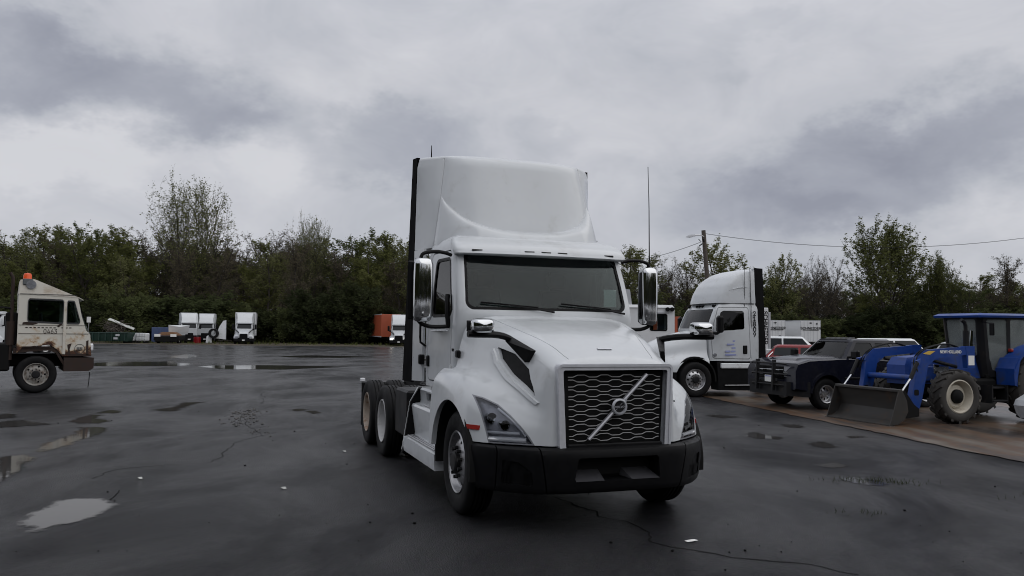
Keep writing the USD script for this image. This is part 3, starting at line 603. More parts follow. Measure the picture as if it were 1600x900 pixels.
# ---- cab: outer skin through plan outlines
def cab_outline(z, inset=0.0):
    zz = [1.15, 1.6, 1.98, 2.30, 2.65, 2.78, 2.86, 2.90]
    xc = np.interp(z, zz, [-.45, -.42, -.405, -.535, -.70, -.80, -.92, -1.02])      # centre of the front
    xk = np.interp(z, zz, [-.62, -.58, -.50, -.60, -.745, -.85, -.96, -1.05])       # at the pillar
    yk = np.interp(z, zz, [1.04, 1.04, 1.025, 1.01, .985, .97, .94, .88])
    ys = np.interp(z, zz, [1.12, 1.13, 1.13, 1.12, 1.10, 1.08, 1.04, .97])           # at the back
    t = np.linspace(0, 1, 15)
    fx, fy = xc + (xk - xc) * t ** 2.6, yk * t
    half = np.vstack([np.c_[fx, fy], [(xk - .045, yk + .022), (xk - .10, yk + .035)],
                      np.c_[np.linspace(xk - .25, -1.60, 8), np.linspace(yk + .05, ys, 8)], [(-1.64, ys - .02), (-1.66, ys - .06)], np.c_[np.full(4, -1.66), np.linspace(ys - .2, .05, 4)]])
    full = np.vstack([half, (half[1:] * [1, -1])[::-1]])
    if inset:
        full = full.copy(); full[:, 0] = -1.06 + (full[:, 0] + 1.06) * (1 - inset / .6); full[:, 1] *= 1 - inset / 1.08
    return np.c_[full, np.full(len(full), z)]
_cz = np.r_[np.linspace(1.16, 2.62, 12), 2.68, 2.74, 2.78, 2.82, 2.855, 2.88, 2.90]
cab_o = man(loft([cab_outline(z) for z in _cz]))
cab_t = man(loft([cab_outline(z, .014) for z in np.r_[1.0, _cz, 3.0]]))
cab_i = man(loft([cab_outline(z, .05) for z in np.r_[1.22, np.linspace(1.4, 2.8, 12)]]))
WS = rounded([(-.965, 2.035), (.965, 2.035), (.925, 2.70), (-.925, 2.70)], .09)
WSi = rounded([(-.935, 2.065), (.935, 2.065), (.897, 2.665), (-.897, 2.665)], .075)
ws, wsi = prism(WS, 'x', -1.0, 0), prism(WSi, 'x', -1.0, 0)
SW = rounded([(-1.36, 1.99), (-.70, 1.99), (-.74, 2.12), (-.93, 2.60), (-1.32, 2.60)], .05)
SWo = rounded(grow(SW, .035), .07)
RW = rounded([(-.62, 2.12), (.46, 2.12), (.46, 2.62), (-.62, 2.62)], .06)
sides = lambda poly: prism(poly, 'y', .85, 1.4) + prism(poly, 'y', -1.4, -.85)
cab = cab_o - cab_i - ws - sides(SWo) - prism(RW, 'x', -2, -1.4)
DOOR = rounded([(-1.52, 1.23), (-.70, 1.23), (-.66, 1.98), (-.72, 2.15), (-.93, 2.71), (-1.50, 2.71)], .06)
cab = cab - sides(grow(DOOR, .007)) + ((cab_o - cab_i - ws - sides(SWo)) ^ sides(grow(DOOR, -.007)))
part(hero, 'cab', cab, 'white_paint', 32)
wt = ((cab_o - cab_t) ^ ws)
g = group_part(hero, 'windshield')
part(g, 'seal', (cab_o ^ ws ^ (man(loft([cab_outline(z, -.004) for z in _cz])) - man(loft([cab_outline(z, .03) for z in np.r_[1.0, _cz, 3.0]])))) - wsi, 'black_plastic', 30)
part(g, 'pane', (cab_t.scale((1, 1, 1)) - man(loft([cab_outline(z, .022) for z in np.r_[1.0, _cz, 3.0]]))) ^ wsi, 'window_glass', 30)
for s in (1, -1):
    g = group_part(hero, 'door_window')
    yb = (man(box((-3, 0, 0), (3, 3, 4))) if s > 0 else man(box((-3, -3, 0), (3, 0, 4))))
    part(g, 'frame', ((cab_o - man(loft([cab_outline(z, .04) for z in np.r_[1.0, _cz, 3.0]]))) ^ sides(SWo) ^ yb) - sides(SW), 'black_plastic', 30)
    part(g, 'pane', ((cab_t - man(loft([cab_outline(z, .022) for z in np.r_[1.0, _cz, 3.0]]))) ^ sides(SW) ^ yb), 'dark_glass', 30)
    part(hero, 'door_handle', [box((-1.535, s * 1.10, 1.385), (-1.445, s * 1.145, 1.515), .012)], 'black_plastic')
    part(hero, 'latch_cover', [box((-1.715, s * 1.13, 1.40), (-1.635, s * 1.197, 1.52), .012)], 'black_plastic')
    part(hero, 'door_trim_line', [box((-1.46, s * 1.095, 1.80), (-.72, s * 1.120, 1.812), .004)], 'white_trim')
part(hero, 'fender_badge', [text('VNR', .03, .004, True, 'y-', (-.55, -1.085, 1.60))], 'black_plastic', False)
# sun visor over the windscreen
def visor_outline(z):
    zz = [2.645, 2.66, 2.72, 2.80, 2.85, 2.87]
    xc = np.interp(z, zz, [-.60, -.575, -.61, -.72, -.84, -.93]); xk = np.interp(z, zz, [-.665, -.65, -.68, -.79, -.90, -.98]); yk = np.interp(z, zz, [1.0, 1.015, 1.02, 1.01, .98, .95])
    t = np.linspace(0, 1, 12); half = np.vstack([np.c_[xc + (xk - xc) * t ** 2.4, yk * t], [(xk - .05, yk + .02), (xk - .14, yk + .012), (-1.06, yk - .06)], [(-1.06, .5)], [(-1.06, 0.05)]])
    full = np.vstack([half, (half[1:] * [1, -1])[::-1]]); return np.c_[full, np.full(len(full), z)]
part(hero, 'sun_visor', (man(loft([visor_outline(z) for z in (2.645, 2.66, 2.69, 2.72, 2.76, 2.80, 2.85, 2.87)])) - cab_t), 'white_paint', 32)
for y in (-.80, -.20, 0, .20, .80):
    x = -.60 - .06 * abs(y) ** 2.4
    part(hero, 'roof_marker_lamp', box((x - .04, y - .062, 2.682), (x + .008, y + .062, 2.704), .006), 'black_gloss')
# roof fairing
_ft = np.linspace(-1, 1, 97)
FZU = PchipInterpolator([0, .25, .5, .7, .85, .95, 1], [3.00, 3.01, 3.06, 3.145, 3.26, 3.365, 3.45])(np.abs(_ft))
def fairing_row(z):
    """one ring of the fairing; z holds a height for every front vertex"""
    u = (z - 2.86) / (3.95 - 2.86)
    xs, ys = np.interp(u, [0, .5, 1], [-1.58, -1.63, -1.75]), np.interp(u, [0, .5, 1], [1.055, .975, .89])
    xc = np.interp(u, [0, .15, .9, .97, 1], [-1.20, -1.21, -1.44, -1.50, -1.58]); t = _ft
    y = ys * np.sign(t) * np.abs(t) ** .9; x = xs + (xc - xs) * (1 - np.abs(t) ** 2.8) ** .75
    s = np.maximum(FZU - z, 0); e1 = np.clip((1 - np.abs(t)) / .03, 0, 1); fade = np.clip((1 - np.abs(t)) / .40, 0, 1) ** .8
    push = (.19 * (1 - np.exp(-s / .038)) + .30 * s) * (.12 + .88 * fade) * e1
    x = x + push; y = y + np.sign(t) * np.clip(push, 0, .13) * .30 * np.abs(t) ** 4
    f = np.c_[x, y, z]; n = 10; w = np.linspace(0, 1, n)[1:, None]; out = [f]
    for k, sg in ((-1, 1), (0, -1)):
        ze = z[k]; yr = np.interp((ze - 2.86) / 1.09, [0, .9, 1], [1.19, 1.175, 1.15]); e = f[k]
        side = np.hstack([e[0] + (-2.02 - e[0]) * w, e[1] + (sg * yr - e[1]) * w ** .8, np.full((n - 1, 1), ze)]); out.append(side if sg > 0 else side[::-1])
    return np.vstack([out[0], out[1], [(-2.02, 0, (z[0] + z[-1]) / 2)], out[2]])
_fs = [fairing_row(2.80 + (FZU - 2.80) * k) for k in 1 - (1 - np.linspace(0, 1, 26)) ** 1.6] + [fairing_row(FZU + (3.90 - FZU) * k) for k in np.linspace(0, 1, 18)[1:]] + [fairing_row(np.full(97, zz)) for zz in (3.925, 3.945)]
for dz, sh in ((.018, .05), (.028, .13)):       # rounded crown
    o = fairing_row(np.full(97, 3.945)); o[:, 0] = np.where(o[:, 0] > -2.0, o[:, 0] - sh * (o[:, 0] + 2.0) / .5, o[:, 0]); o[:, 1] *= 1 - sh * .3; o[:, 2] = 3.945 + dz; _fs.append(o)
fair = man(loft_plan(_fs))
seam = None
sl = []
for s in (1, -1):
    q = [r_[96 if s > 0 else 0] for r_ in _fs[::3] + _fs[-1:]]
    for a, b in zip(q[:-1], q[1:]):
        sl.append(man(hull([p + [dx, s * dy, 0] for p in (a, b) for dx in (-.006, .006) for dy in (-.012, .02)])))
fair = fair - m3.Manifold.batch_boolean(sl, m3.OpType.Add)
part(hero, 'roof_fairing', fair, 'white_paint', 30)
for s in (1, -1):
    # white side extender below roof level and the black rubber edge of both
    part(hero, 'side_extender', hull([(-1.67, s * 1.125, 1.20), (-1.67, s * 1.155, 1.20), (-2.04, s * 1.195, 1.19), (-2.04, s * 1.165, 1.19), (-1.67, s * 1.125, 2.795), (-1.67, s * 1.155, 2.795), (-2.04, s * 1.190, 2.795), (-2.04, s * 1.16, 2.795)]), 'white_paint', 20)
    part(hero, 'extender_edge', hull([(-2.043, s * 1.165, 1.17), (-2.043, s * 1.205, 1.17), (-2.36, s * 1.245, 1.17), (-2.36, s * 1.215, 1.17), (-2.043, s * 1.14, 3.975), (-2.043, s * 1.178, 3.975), (-2.20, s * 1.195, 3.985), (-2.20, s * 1.165, 3.985)]), 'black_matte', 20)
part(hero, 'cab_back_panel', box((-1.70, -1.05, 1.18), (-1.668, 1.05, 2.1), .01), 'chassis_black')
# wipers, mirrors, antennas
def ws_pt(y, z, d=.02): return np.array([np.interp(z, [1.98, 2.30, 2.65], [-.405, -.535, -.70]) + np.interp(z, [1.98, 2.30, 2.65], [-.095, -.065, -.045]) * (abs(y) / 1.0) ** 2.6 + d, y, z])
for y0, y1 in ((.02, -.80), (.92, .12)):
    arm = [ws_pt(y0, 2.02, .03), ws_pt(y0 + (y1 - y0) * .35, 2.06, .045), ws_pt(y0 + (y1 - y0) * .62, 2.085, .04)]
    bl = [ws_pt(y0 + (y1 - y0) * w, 2.055 + .06 * w, .018) for w in np.linspace(.22, 1, 8)]
    w = group_part(hero, 'wiper'); part(w, 'arm', tube(arm, [.013, .009, .006], 6), 'black_plastic'); part(w, 'blade', tube(bl, .010, 5), 'black_plastic')
for s in (1, -1):
    m = group_part(hero, 'mirror')
    secs = []
    for z, k in ((1.90, .55), (1.915, .85), (1.96, 1.0), (2.25, 1.03), (2.52, 1.0), (2.57, .85), (2.59, .5)):
        a = np.linspace(0, 2 * np.pi, 28, endpoint=False); ca, sa = np.cos(a), np.sin(a)
        px, py = np.sign(ca) * np.abs(ca) ** .6 * .085 * k, np.sign(sa) * np.abs(sa) ** .7 * .125 * k
        px = np.where(px > 0, px * 1.25, px * .6)
        secs.append(np.c_[-.76 + px - .10 * s * 0 + py * .0, s * 1.38 + py * .86, np.full(28, z)])
    hs = loft(secs)
    part(m, 'housing', hs, 'chrome', 50)
    part(m, 'mirror_back', box((-.845, s * 1.29, 1.925), (-.805, s * 1.53, 2.565), .02), 'black_plastic')
    part(m, 'arm', [tube(curve([(-.76, s * 1.41, 2.56), (-.76, s * 1.38, 2.64), (-.77, s * 1.22, 2.67), (-.80, s * 1.05, 2.64)], 14), .020, 8),
                    tube(curve([(-.76, s * 1.43, 1.93), (-.76, s * 1.38, 1.875), (-.76, s * 1.25, 1.845), (-.74, s * 1.06, 1.86)], 14), .022, 8),
                    tube(curve([(-.74, s * 1.085, 1.85), (-.75, s * 1.10, 2.0), (-.80, s * 1.085, 2.2)], 8), .028, 8)], 'black_plastic', 40)
    hm = group_part(hero, 'hood_mirror')
    foot = [(.459, 1.765), (.787, 1.625), (.735, 1.515), (.517, 1.71)]
    fp = hull([(x, s * y, z) for (x, z), y in zip(foot, (.80, .655, .70, .83))] + [(x, s * (y + .035), z) for (x, z), y in zip(foot, (.80, .665, .71, .83))])
    part(hm, 'mount', fp, 'black_plastic', 30)
    part(hm, 'arm', [tube(curve([(.50, s * .82, 1.735), (.58, s * .93, 1.762), (.66, s * 1.05, 1.772), (.72, s * 1.20, 1.772), (.73, s * 1.30, 1.775)], 16), [.032] * 16, 8)], 'black_plastic', 30)
    c = np.array([.74, s * 1.165, 1.850]); e = []
    for dx, k in ((-.085, .80), (-.06, 1.0), (.02, 1.0), (.065, .85), (.082, .6)):
        a = np.linspace(0, 2 * np.pi, 24, endpoint=False); e.append(np.c_[np.full(24, c[0] + dx), c[1] + np.sign(np.cos(a)) * np.abs(np.cos(a)) ** .5 * .108 * k, c[2] + np.sign(np.sin(a)) * np.abs(np.sin(a)) ** .5 * .068 * k])
    part(hm, 'housing', loft(e), 'chrome', 45)
    part(hm, 'mirror_glass', box((.645, s * 1.09, 1.80), (.654, s * 1.29, 1.90), .003), 'black_gloss')
part(hero, 'whip_antenna', [tube([(-.80, 1.43, 2.55), (-.80, 1.43, 2.75), (-.80, 1.425, 3.30), (-.81, 1.415, 3.83)], [.012, .008, .006, .004], 6)], 'black_plastic')
part(hero, 'roof_antenna', [tube([(-1.93, -1.02, 3.93), (-1.93, -1.02, 4.12)], [.008, .005], 6)], 'black_plastic')
# interior
part(hero, 'dashboard', [box((-.98, -.98, 1.55), (-.52, .98, 1.93), .05), box((-.86, .18, 1.9), (-.60, .78, 2.04), .06)], 'interior_dark')
part(hero, 'rear_wall_lining', prism([(-1.02, 1.25), (1.02, 1.25), (1.0, 2.78), (-1.0, 2.78)], 'x', -1.60, -1.585) - prism(RW, 'x', -2, -1.4), 'interior_grey')
part(hero, 'rear_window', prism(RW, 'x', -1.645, -1.637), 'window_daylight')
part(hero, 'headliner', [box((-1.55, -.93, 2.66), (-.86, .93, 2.70), .02), box((-.93, -.90, 2.50), (-.86, .90, 2.68), .02)], 'interior_dark')
for s in (1, -1):
    st = group_part(hero, 'seat')
    part(st, 'cushion', box((-1.42, s * .47 - .25, 1.52), (-.98, s * .47 + .25, 1.70), .05), 'interior_dark')
    part(st, 'backrest', hull([(-1.50, s * .47 + a, 2.32) for a in (-.19, .19)] + [(-1.40, s * .47 + a, 2.30) for a in (-.19, .19)] + [(-1.46, s * .47 + a, 1.62) for a in (-.25, .25)] + [(-1.30, s * .47 + a, 1.62) for a in (-.25, .25)]), 'interior_grey' if s < 0 else 'interior_dark')
    part(st, 'headrest', box((-1.48, s * .47 - .13, 2.34), (-1.38, s * .47 + .13, 2.52), .04), 'interior_dark')
part(hero, 'steering_wheel', turned(trimesh.creation.torus(.22, .018, major_sections=32, minor_sections=8), -math.radians(55), [0, 1, 0]).apply_translation((-.93, .47, 1.98)), 'interior_dark', 60)
part(hero, 'window_sheet', box((-.60, .72, 2.10), (-.597, .88, 2.30)), 'paper_white')
for s in (1, -1):
    part(hero, 'hood_latch', [box((-.47, s * 1.045, 1.52), (-.38, s * 1.085, 1.60), .012)], 'black_plastic')
    part(hero, 'grab_handle', tube(curve([(-1.60, s * 1.13, 1.62), (-1.60, s * 1.20, 1.68), (-1.60, s * 1.20, 2.30), (-1.60, s * 1.12, 2.36)], 12), .014, 6), 'black_plastic')
    part(hero, 'extender_rivets', [lathe([(0, 0), (.009, 0), (.007, .005), (0, .006)], 8, 'y').apply_translation((-1.99, s * 1.192, z)) for z in np.linspace(1.3, 2.7, 9)], 'silver_trim', kind='stuff')
    part(hero, 'door_hinge', [box((-.685, s * 1.055, z), (-.655, s * 1.085, z + .09), .008) for z in (1.35,)], 'white_trim')
# chassis
part(hero, 'frame_rail', box((-6.0, -.45, .80), (.9, -.37, 1.06), .01), 'chassis_black'); part(hero, 'frame_rail', box((-6.0, .37, .80), (.9, .45, 1.06), .01), 'chassis_black')
part(hero, 'engine_block', [box((-1.6, -.55, .55), (.95, .55, 1.20), .08), box((-.2, -.95, .42), (.2, .95, .58), .06), box((.5, -.55, .45), (1.0, .55, .9), .05)], 'chassis_black')
part(hero, 'deck_plate', [box((-3.3, -.80, 1.045), (-1.9, .80, 1.075), .01)] + [box((-3.25 + .2 * k, -.8, 1.075), (-3.17 + .2 * k, .8, 1.09)) for k in range(7)], 'black_metal')
part(hero, 'fifth_wheel', [prism(rounded([(-4.95, -.45), (-5.15, -.3), (-4.7, -.07), (-4.7, .07), (-5.15, .3), (-4.95, .45), (-4.2, .45), (-4.0, .25), (-4.0, -.25), (-4.2, -.45)], .04), 'z', 1.19, 1.23), box((-4.8, -.42, 1.03), (-4.3, .42, 1.19), .03)], 'black_metal')
for x in (-3.84, -5.16):
    part(hero, 'drive_axle', [cyl((x, -.95, .505), (x, .95, .505), .075, 16), trimesh.creation.icosphere(2, .24).apply_translation((x, 0, .52)), box((x - .5, -.52, .50), (x + .5, -.43, .68), .03), box((x - .5, .43, .50), (x + .5, .52, .68), .03)], 'chassis_black')
    for s in (1, -1):
        rr = drive_rim()
        wheel(hero, (x, s * 1.10, .505), s, TYRE_DRIVE, rr, 'rim_paint' if x > -4 else 'rim_rust', 'rim_paint')
        wheel(hero, (x, s * .78, .505), -s, TYRE_DRIVE, rr, 'chassis_black', 'chassis_black', name='inner_wheel')
for s in (1, -1):
    wheel(hero, (0, s * 1.06, .505), s, TYRE_STEER, steer_rim(), 'steer_alloy', 'black_metal')
    part(hero, 'mud_flap', box((-5.86, s * .72, .22), (-5.84, s * 1.20, .92), .004), 'rubber')
    part(hero, 'mud_flap_bracket', [box((-5.88, s * .40, .90), (-5.84, s * 1.20, .93), .005)], 'black_metal')
    part(hero, 'tail_lamp', [box((-5.93, s * 1.14, .94), (-5.86, s * 1.22, 1.0), .01)], 'lamp_bright')
    # step skirt with two treads
    prof = [(s * y, z) for y, z in ((.62, .30), (1.225, .30), (1.235, .36), (1.235, .475), (1.09, .50), (1.085, .52), (1.135, .86), (1.12, .885), (1.03, .90), (1.02, .93), (1.03, 1.06), (1.0, 1.085), (.62, 1.085))]
    sk = group_part(hero, 'step_skirt')
    body_ = prism(prof, 'x', -2.28, -.70) - (well if s > 0 else well_r)
    body_ = body_ - man(box((-1.95, s * .95, .945), (-1.60, s * 1.2, 1.04), .01))
    part(sk, 'panel', body_, 'white_paint', 30)
    part(sk, 'slot', box((-1.95, s * .955, .945), (-1.60, s * .99, 1.04), .01), 'black_plastic')
    part(sk, 'rear_edge', prism([(s * y, z) for y, z in ((.65, .28), (1.245, .28), (1.15, .90), (1.05, 1.07), (.65, 1.07))], 'x', -2.33, -2.284), 'black_plastic')
    part(sk, 'rear_trim', prism([(s * y, z) for y, z in ((.65, .30), (1.235, .30), (1.14, .90), (1.04, 1.085), (.65, 1.085))], 'x', -2.385, -2.335), 'white_trim')
    for k in range(3): part(sk, 'tread', box((-2.20, s * (1.112 + .034 * k), .488), (-.86, s * (1.130 + .034 * k), .506), .004), 'aluminium')
    for k in range(2): part(sk, 'tread', box((-1.80, s * (1.045 + .032 * k), .892), (-1.05, s * (1.062 + .032 * k), .908), .004), 'aluminium')
    part(hero, 'battery_box', box((-3.20, s * .55, .42), (-2.45, s * 1.16, 1.03), .03), 'black_metal')
part(hero, 'cab_underside', [box((-1.62, -1.05, 1.06), (-.70, 1.05, 1.17), .02)], 'interior_grey')
# ---------------------------------------------------------------- more materials
plain('navy_paint', (0.0042, 0.0046, 0.0085), 0.2, var=0.15, coat=0.12, spec=0.25, dirt=(0.012, 0.012, 0.014), dirt_amt=(0.5, 0.8), dscale=2)
plain('tractor_blue', (0.008, 0.040, 0.20), 0.38, var=0.12, spec=0.35, dirt=(0.030, 0.042, 0.085), dirt_amt=(0.50, 0.74), dscale=4)
plain('red_paint', (0.17, 0.007, 0.010), 0.25, var=0.08, coat=0.1, spec=.3)
plain('silver_paint', (0.36, 0.37, 0.38), 0.3, metallic=0.4, var=0.06)
plain('yard_white', (0.55, 0.52, 0.46), 0.45, var=0.08, dirt=(0.34, 0.26, 0.17), dirt_amt=(0.48, 0.72), dscale=2.2)
def rusted(name, base, lo, hi, amt, z0, z1):
    """worn paint: rust eats in from low down and along scratches"""
    n = {'tc': ('texture_coordinate', {}), 's': ('separate_xyz', {}), 'n1': ('noise_texture', dict(scale=2.6, detail=10.0, roughness=0.7, distortion=.4)), 'n2': ('noise_texture', dict(scale=9.0, detail=6.0, roughness=0.6)),
         'zr': ('map_range', dict(from_min=z0, from_max=z1, to_min=amt, to_max=-.10, clamp=True)), 'a': ('math', dict(math_type='add')),
         'm': ('map_range', dict(range_type='smoothstep', from_min=.60, from_max=.68, clamp=True)), 'm0': ('map_range', dict(range_type='smoothstep', from_min=.50, from_max=.66, clamp=True)),
         'rc': ('rgb_ramp', dict(ramp=[(.3, (.020, .010, .007)), (.55, (.065, .024, .012)), (.75, (.14, .06, .026))])),
         'st': ('mix_color', dict(a=base, b=(.40, .27, .15))), 'x': ('mix_color', {}), 'rg': ('mix_float', dict(a=.4, b=.85)),
         'b': ('bump', dict(strength=.3, distance=.01, invert=True)), 'p': ('principled_bsdf', {})}
    l = [('tc.object', 's.vector'), ('tc.object', 'n1.vector'), ('tc.object', 'n2.vector'), ('s.z', 'zr.value'), ('n1.fac', 'a.value1'), ('zr.result', 'a.value2'), ('a.value', 'm.value'), ('a.value', 'm0.value'),
         ('n2.fac', 'rc.fac'), ('m0.result', 'st.fac'), ('st.result', 'x.a'), ('rc.color', 'x.b'), ('m.result', 'x.fac'), ('x.result', 'p.base_color'), ('m.result', 'rg.fac'), ('rg.result', 'p.roughness'), ('m.result', 'b.height'), ('b.normal', 'p.normal')]
    mat(name, n, l)
rusted('yard_rust', (0.56, 0.54, 0.48), 0, 0, .205, 1.0, 1.85)
plain('rust', (0.026, 0.014, 0.010), 0.85, var=0.5, scale=10, bump=.3)
plain('bucket_steel', (0.028, 0.026, 0.024), 0.55, metallic=.2, var=0.3, scale=5, dirt=(0.06, 0.035, 0.02), dirt_amt=(.5, .75), dscale=4)
plain('orange_panel', (0.32, 0.065, 0.025), 0.5, var=0.08)
plain('trailer_white', (0.62, 0.63, 0.64), 0.4, var=0.03)
plain('trailer_grey', (0.40, 0.41, 0.43), 0.45, var=0.05)
plain('beacon', (0.75, 0.09, 0.01), 0.25, var=0.1)
plain('blue_text', (0.26, 0.29, 0.50), 0.5, var=0.05)
plain('green_metal', (0.007, 0.026, 0.019), 0.5, var=0.2)
plain('blue_metal', (0.05, 0.075, 0.16), 0.5, var=0.15)
plain('plywood', (0.22, 0.12, 0.06), 0.7, var=0.3, scale=8)
plain('tarp', (0.42, 0.43, 0.41), 0.6, var=0.2, scale=6)
plain('timber_pole', (0.075, 0.062, 0.052), 0.85, var=0.35, scale=7)
plain('tractor_tyre', (0.030, 0.027, 0.024), 0.75, var=0.3, scale=9, bump=.3, bscale=60)
plain('cream_rim', (0.50, 0.46, 0.38), 0.55, var=0.12, dirt=(0.2, 0.14, 0.09), dirt_amt=(.55, .8), dscale=6)
pane('clear_glass', (.72, .76, .76), 1.65)
plain('tinted_glass', (.010, .011, .012), .10, var=.1, spec=.16)
mat('lightened_glass', {'t': ('transparent_bsdf', dict(color=(.75, .79, .78))), 'g': ('glossy_bsdf', dict(color=(.95, .95, .95), roughness=0.02)), 'f': ('fresnel', dict(IOR=1.5)), 'm': ('mix_closure', {}), 'd': ('diffuse_bsdf', dict(color=(.26, .28, .27))), 'm2': ('mix_closure', dict(fac=.20))}, [('f.fac', 'm.fac'), ('t.BSDF', 'm.closure1'), ('g.BSDF', 'm.closure2'), ('m.closure', 'm2.closure1'), ('d.BSDF', 'm2.closure2')], 'm2.closure')  # grey diffuse share paints in the light background behind the cab glass
plain('rim_worn', (0.30, 0.29, 0.27), 0.6, var=0.15, dirt=(0.10, 0.07, 0.05), dirt_amt=(0.42, 0.66), dscale=9)
plain('logo_yellow', (0.55, 0.36, 0.06), 0.5, var=0.2)
mat('lit_headlamp', {'e': ('emission', dict(color=(1, .95, .85), strength=5.0))}, [], 'e.emission')
def mirrored_pair(fn):
    for s in (1, -1): fn(s)
def sect(pts_half):
    p = np.array(pts_half, float); q = p[1:-1] if abs(p[-1, 1]) < 1e-6 else p[1:]; return np.vstack([p, (q * [1, -1])[::-1]])
def stack(levels):
    """solid from plan outlines: [(z, [(x, y>=0) from the front centre to the back centre])]"""
    out = []
    for z, pts in levels:
        f = sect(pts); out.append(np.c_[f, np.full(len(f), z)])
    return man(loft_plan(out))

# ---------------------------------------------------------------- white day cab with the number 21809, right of the middle
DC = thing('day_cab_truck', 'white day cab truck numbered 21809 with black side mirror, parked beside the dark pickup', 'truck', (5.05, 24.17, 0), -1.3439 - math.pi / 2)
def dc_outline(z, inset=0):
    zz = [1.04, 1.5, 1.95, 2.52, 2.70, 2.80]
    xf = np.interp(z, zz, [-.40, -.38, -.34, -.62, -.78, -.92]); xk = np.interp(z, zz, [-.52, -.50, -.46, -.70, -.86, -1.0]); yk = np.interp(z, zz, [1.02, 1.02, 1.01, .97, .94, .86]); yb = np.interp(z, zz, [1.13, 1.14, 1.13, 1.09, 1.05, .98])
    t = np.linspace(0, 1, 10); h = np.vstack([np.c_[xf + (xk - xf) * t ** 2.5, yk * t], [(xk - .05, yk + .02), (-1.2, yb - .02), (-1.6, yb), (-2.02, yb), (-2.05, yb - .04), (-2.05, .5), (-2.05, 0)]])
    if inset: h = h.copy(); h[:, 0] = -1.2 + (h[:, 0] + 1.2) * (1 - inset / .8); h[:, 1] *= 1 - inset / 1.1
    return np.c_[sect(h), np.full(len(sect(h)), z)]
dz_ = [1.04, 1.3, 1.6, 1.95, 2.2, 2.45, 2.55, 2.64, 2.72, 2.77, 2.80]
dco, dci = man(loft_plan([dc_outline(z) for z in dz_])), man(loft_plan([dc_outline(z, .05) for z in [1.1, 1.6, 1.95, 2.5, 2.7]]))
dct = man(loft_plan([dc_outline(z, .014) for z in [0.9] + dz_[1:-1] + [2.9]])); dct2 = man(loft_plan([dc_outline(z, .024) for z in [0.9] + dz_[1:-1] + [2.9]]))
dws = prism(rounded([(-.95, 1.98), (.95, 1.98), (.89, 2.56), (-.89, 2.56)], .07), 'x', -1.1, 0)
dsw_p = rounded([(-.74, 1.90), (-.86, 2.46), (-.95, 2.51), (-1.58, 2.51), (-1.58, 1.97), (-1.0, 1.93)], .07)
dsw = prism(dsw_p, 'y', .8, 1.4) + prism(dsw_p, 'y', -1.4, -.8)
ddoor = rounded([(-.60, 1.12), (-.55, 1.85), (-.80, 2.60), (-1.72, 2.62), (-1.76, 1.10)], .07)
dgap = sum([prism(grow(ddoor, .008), 'y', a, b) - prism(grow(ddoor, -.008), 'y', a, b) for a, b in ((.8, 1.4), (-1.4, -.8))], m3.Manifold())
part(DC, 'cab', dco - dci - dws - dsw - dgap, 'white_paint', 32)
part(DC, 'windshield', (dct - dct2) ^ dws, 'window_glass'); 
for s in (1, -1): part(DC, 'door_window', (dct - dct2) ^ (prism(dsw_p, 'y', .8, 1.4) if s > 0 else prism(dsw_p, 'y', -1.4, -.8)), 'dark_glass')
part(DC, 'interior', [box((-2.0, -1, 1.4), (-1.85, 1, 2.6)), box((-.95, -.95, 1.5), (-.5, .95, 1.93), .05), box((-1.7, .3, 1.5), (-1.4, .8, 2.3), .08), box((-1.7, -.8, 1.5), (-1.4, -.3, 2.3), .08)], 'interior_dark')
for y in (.82, .18, 0, -.18, -.82): part(DC, 'roof_marker_lamp', box((-.78 - .05 * abs(y), y - .03, 2.62), (-.66 - .05 * abs(y), y + .03, 2.69), .01), 'black_plastic')
# hood, fender
HS = {-.42: [(0, 1.93), (.7, 1.88), (.98, 1.72), (1.04, 1.30), (1.10, 1.16), (1.20, 1.02), (1.22, .62)], .2: [(0, 1.80), (.62, 1.74), (.86, 1.55), (.95, 1.26), (1.06, 1.14), (1.20, .98), (1.22, .62)],
      .65: [(0, 1.64), (.56, 1.58), (.74, 1.42), (.83, 1.18), (.98, 1.07), (1.13, .90), (1.16, .62)], 1.0: [(0, 1.48), (.48, 1.42), (.62, 1.28), (.70, 1.1), (.80, 1.0), (.92, .86), (.95, .62)], 1.15: [(0, 1.38), (.45, 1.33), (.55, 1.22), (.60, 1.05), (.64, .95), (.68, .85), (.70, .62)]}
xs = np.array(sorted(HS)); C = np.array([HS[x] for x in xs]); xf = np.linspace(-.42, 1.15, 26); CF = PchipInterpolator(xs, C)(xf); secs = []
for x, c in zip(xf, CF):
    t = np.linspace(0, 6, 31); h = np.stack([PchipInterpolator(np.arange(7), c[:, k])(t) for k in (0, 1)], 1); secs.append(np.vstack([np.c_[np.full(31, x), h[::-1]], np.c_[np.full(30, x), h[1:] * [-1, 1]]]))
dwell = man(cyl((0, .6, .51), (0, 1.5, .51), .62, 40)); dwell_r = man(mirror_y(dwell))
part(DC, 'hood', man(loft(secs)) - dwell - dwell_r - man(box((-.45, -1.3, .5), (1.3, 1.3, .72))), 'white_paint', 32)
for s in (1, -1): part(DC, 'wheel_well', man(cyl((0, s * .55, .51), (0, s * 1.16, .51), .66, 36)) - man(cyl((0, s * .6, .51), (0, s * 1.3, .51), .61, 36)) - man(box((-.8, -1.5, -.4), (.8, 1.5, .45))), 'chassis_black')
part(DC, 'bumper', hull([(1.3, y, z) for y in (-.7, .7) for z in (.4, .72)] + [(.60, y, z) for y in (-1.2, 1.2) for z in (.4, .72)]), 'black_plastic')
part(DC, 'grille', hull([(1.165, y, z) for y, z in ((-.5, .75), (.5, .75), (.44, 1.28), (-.44, 1.28))] + [(1.10, y, z) for y, z in ((-.5, .75), (.5, .75), (.44, 1.28), (-.44, 1.28))]), 'black_plastic')
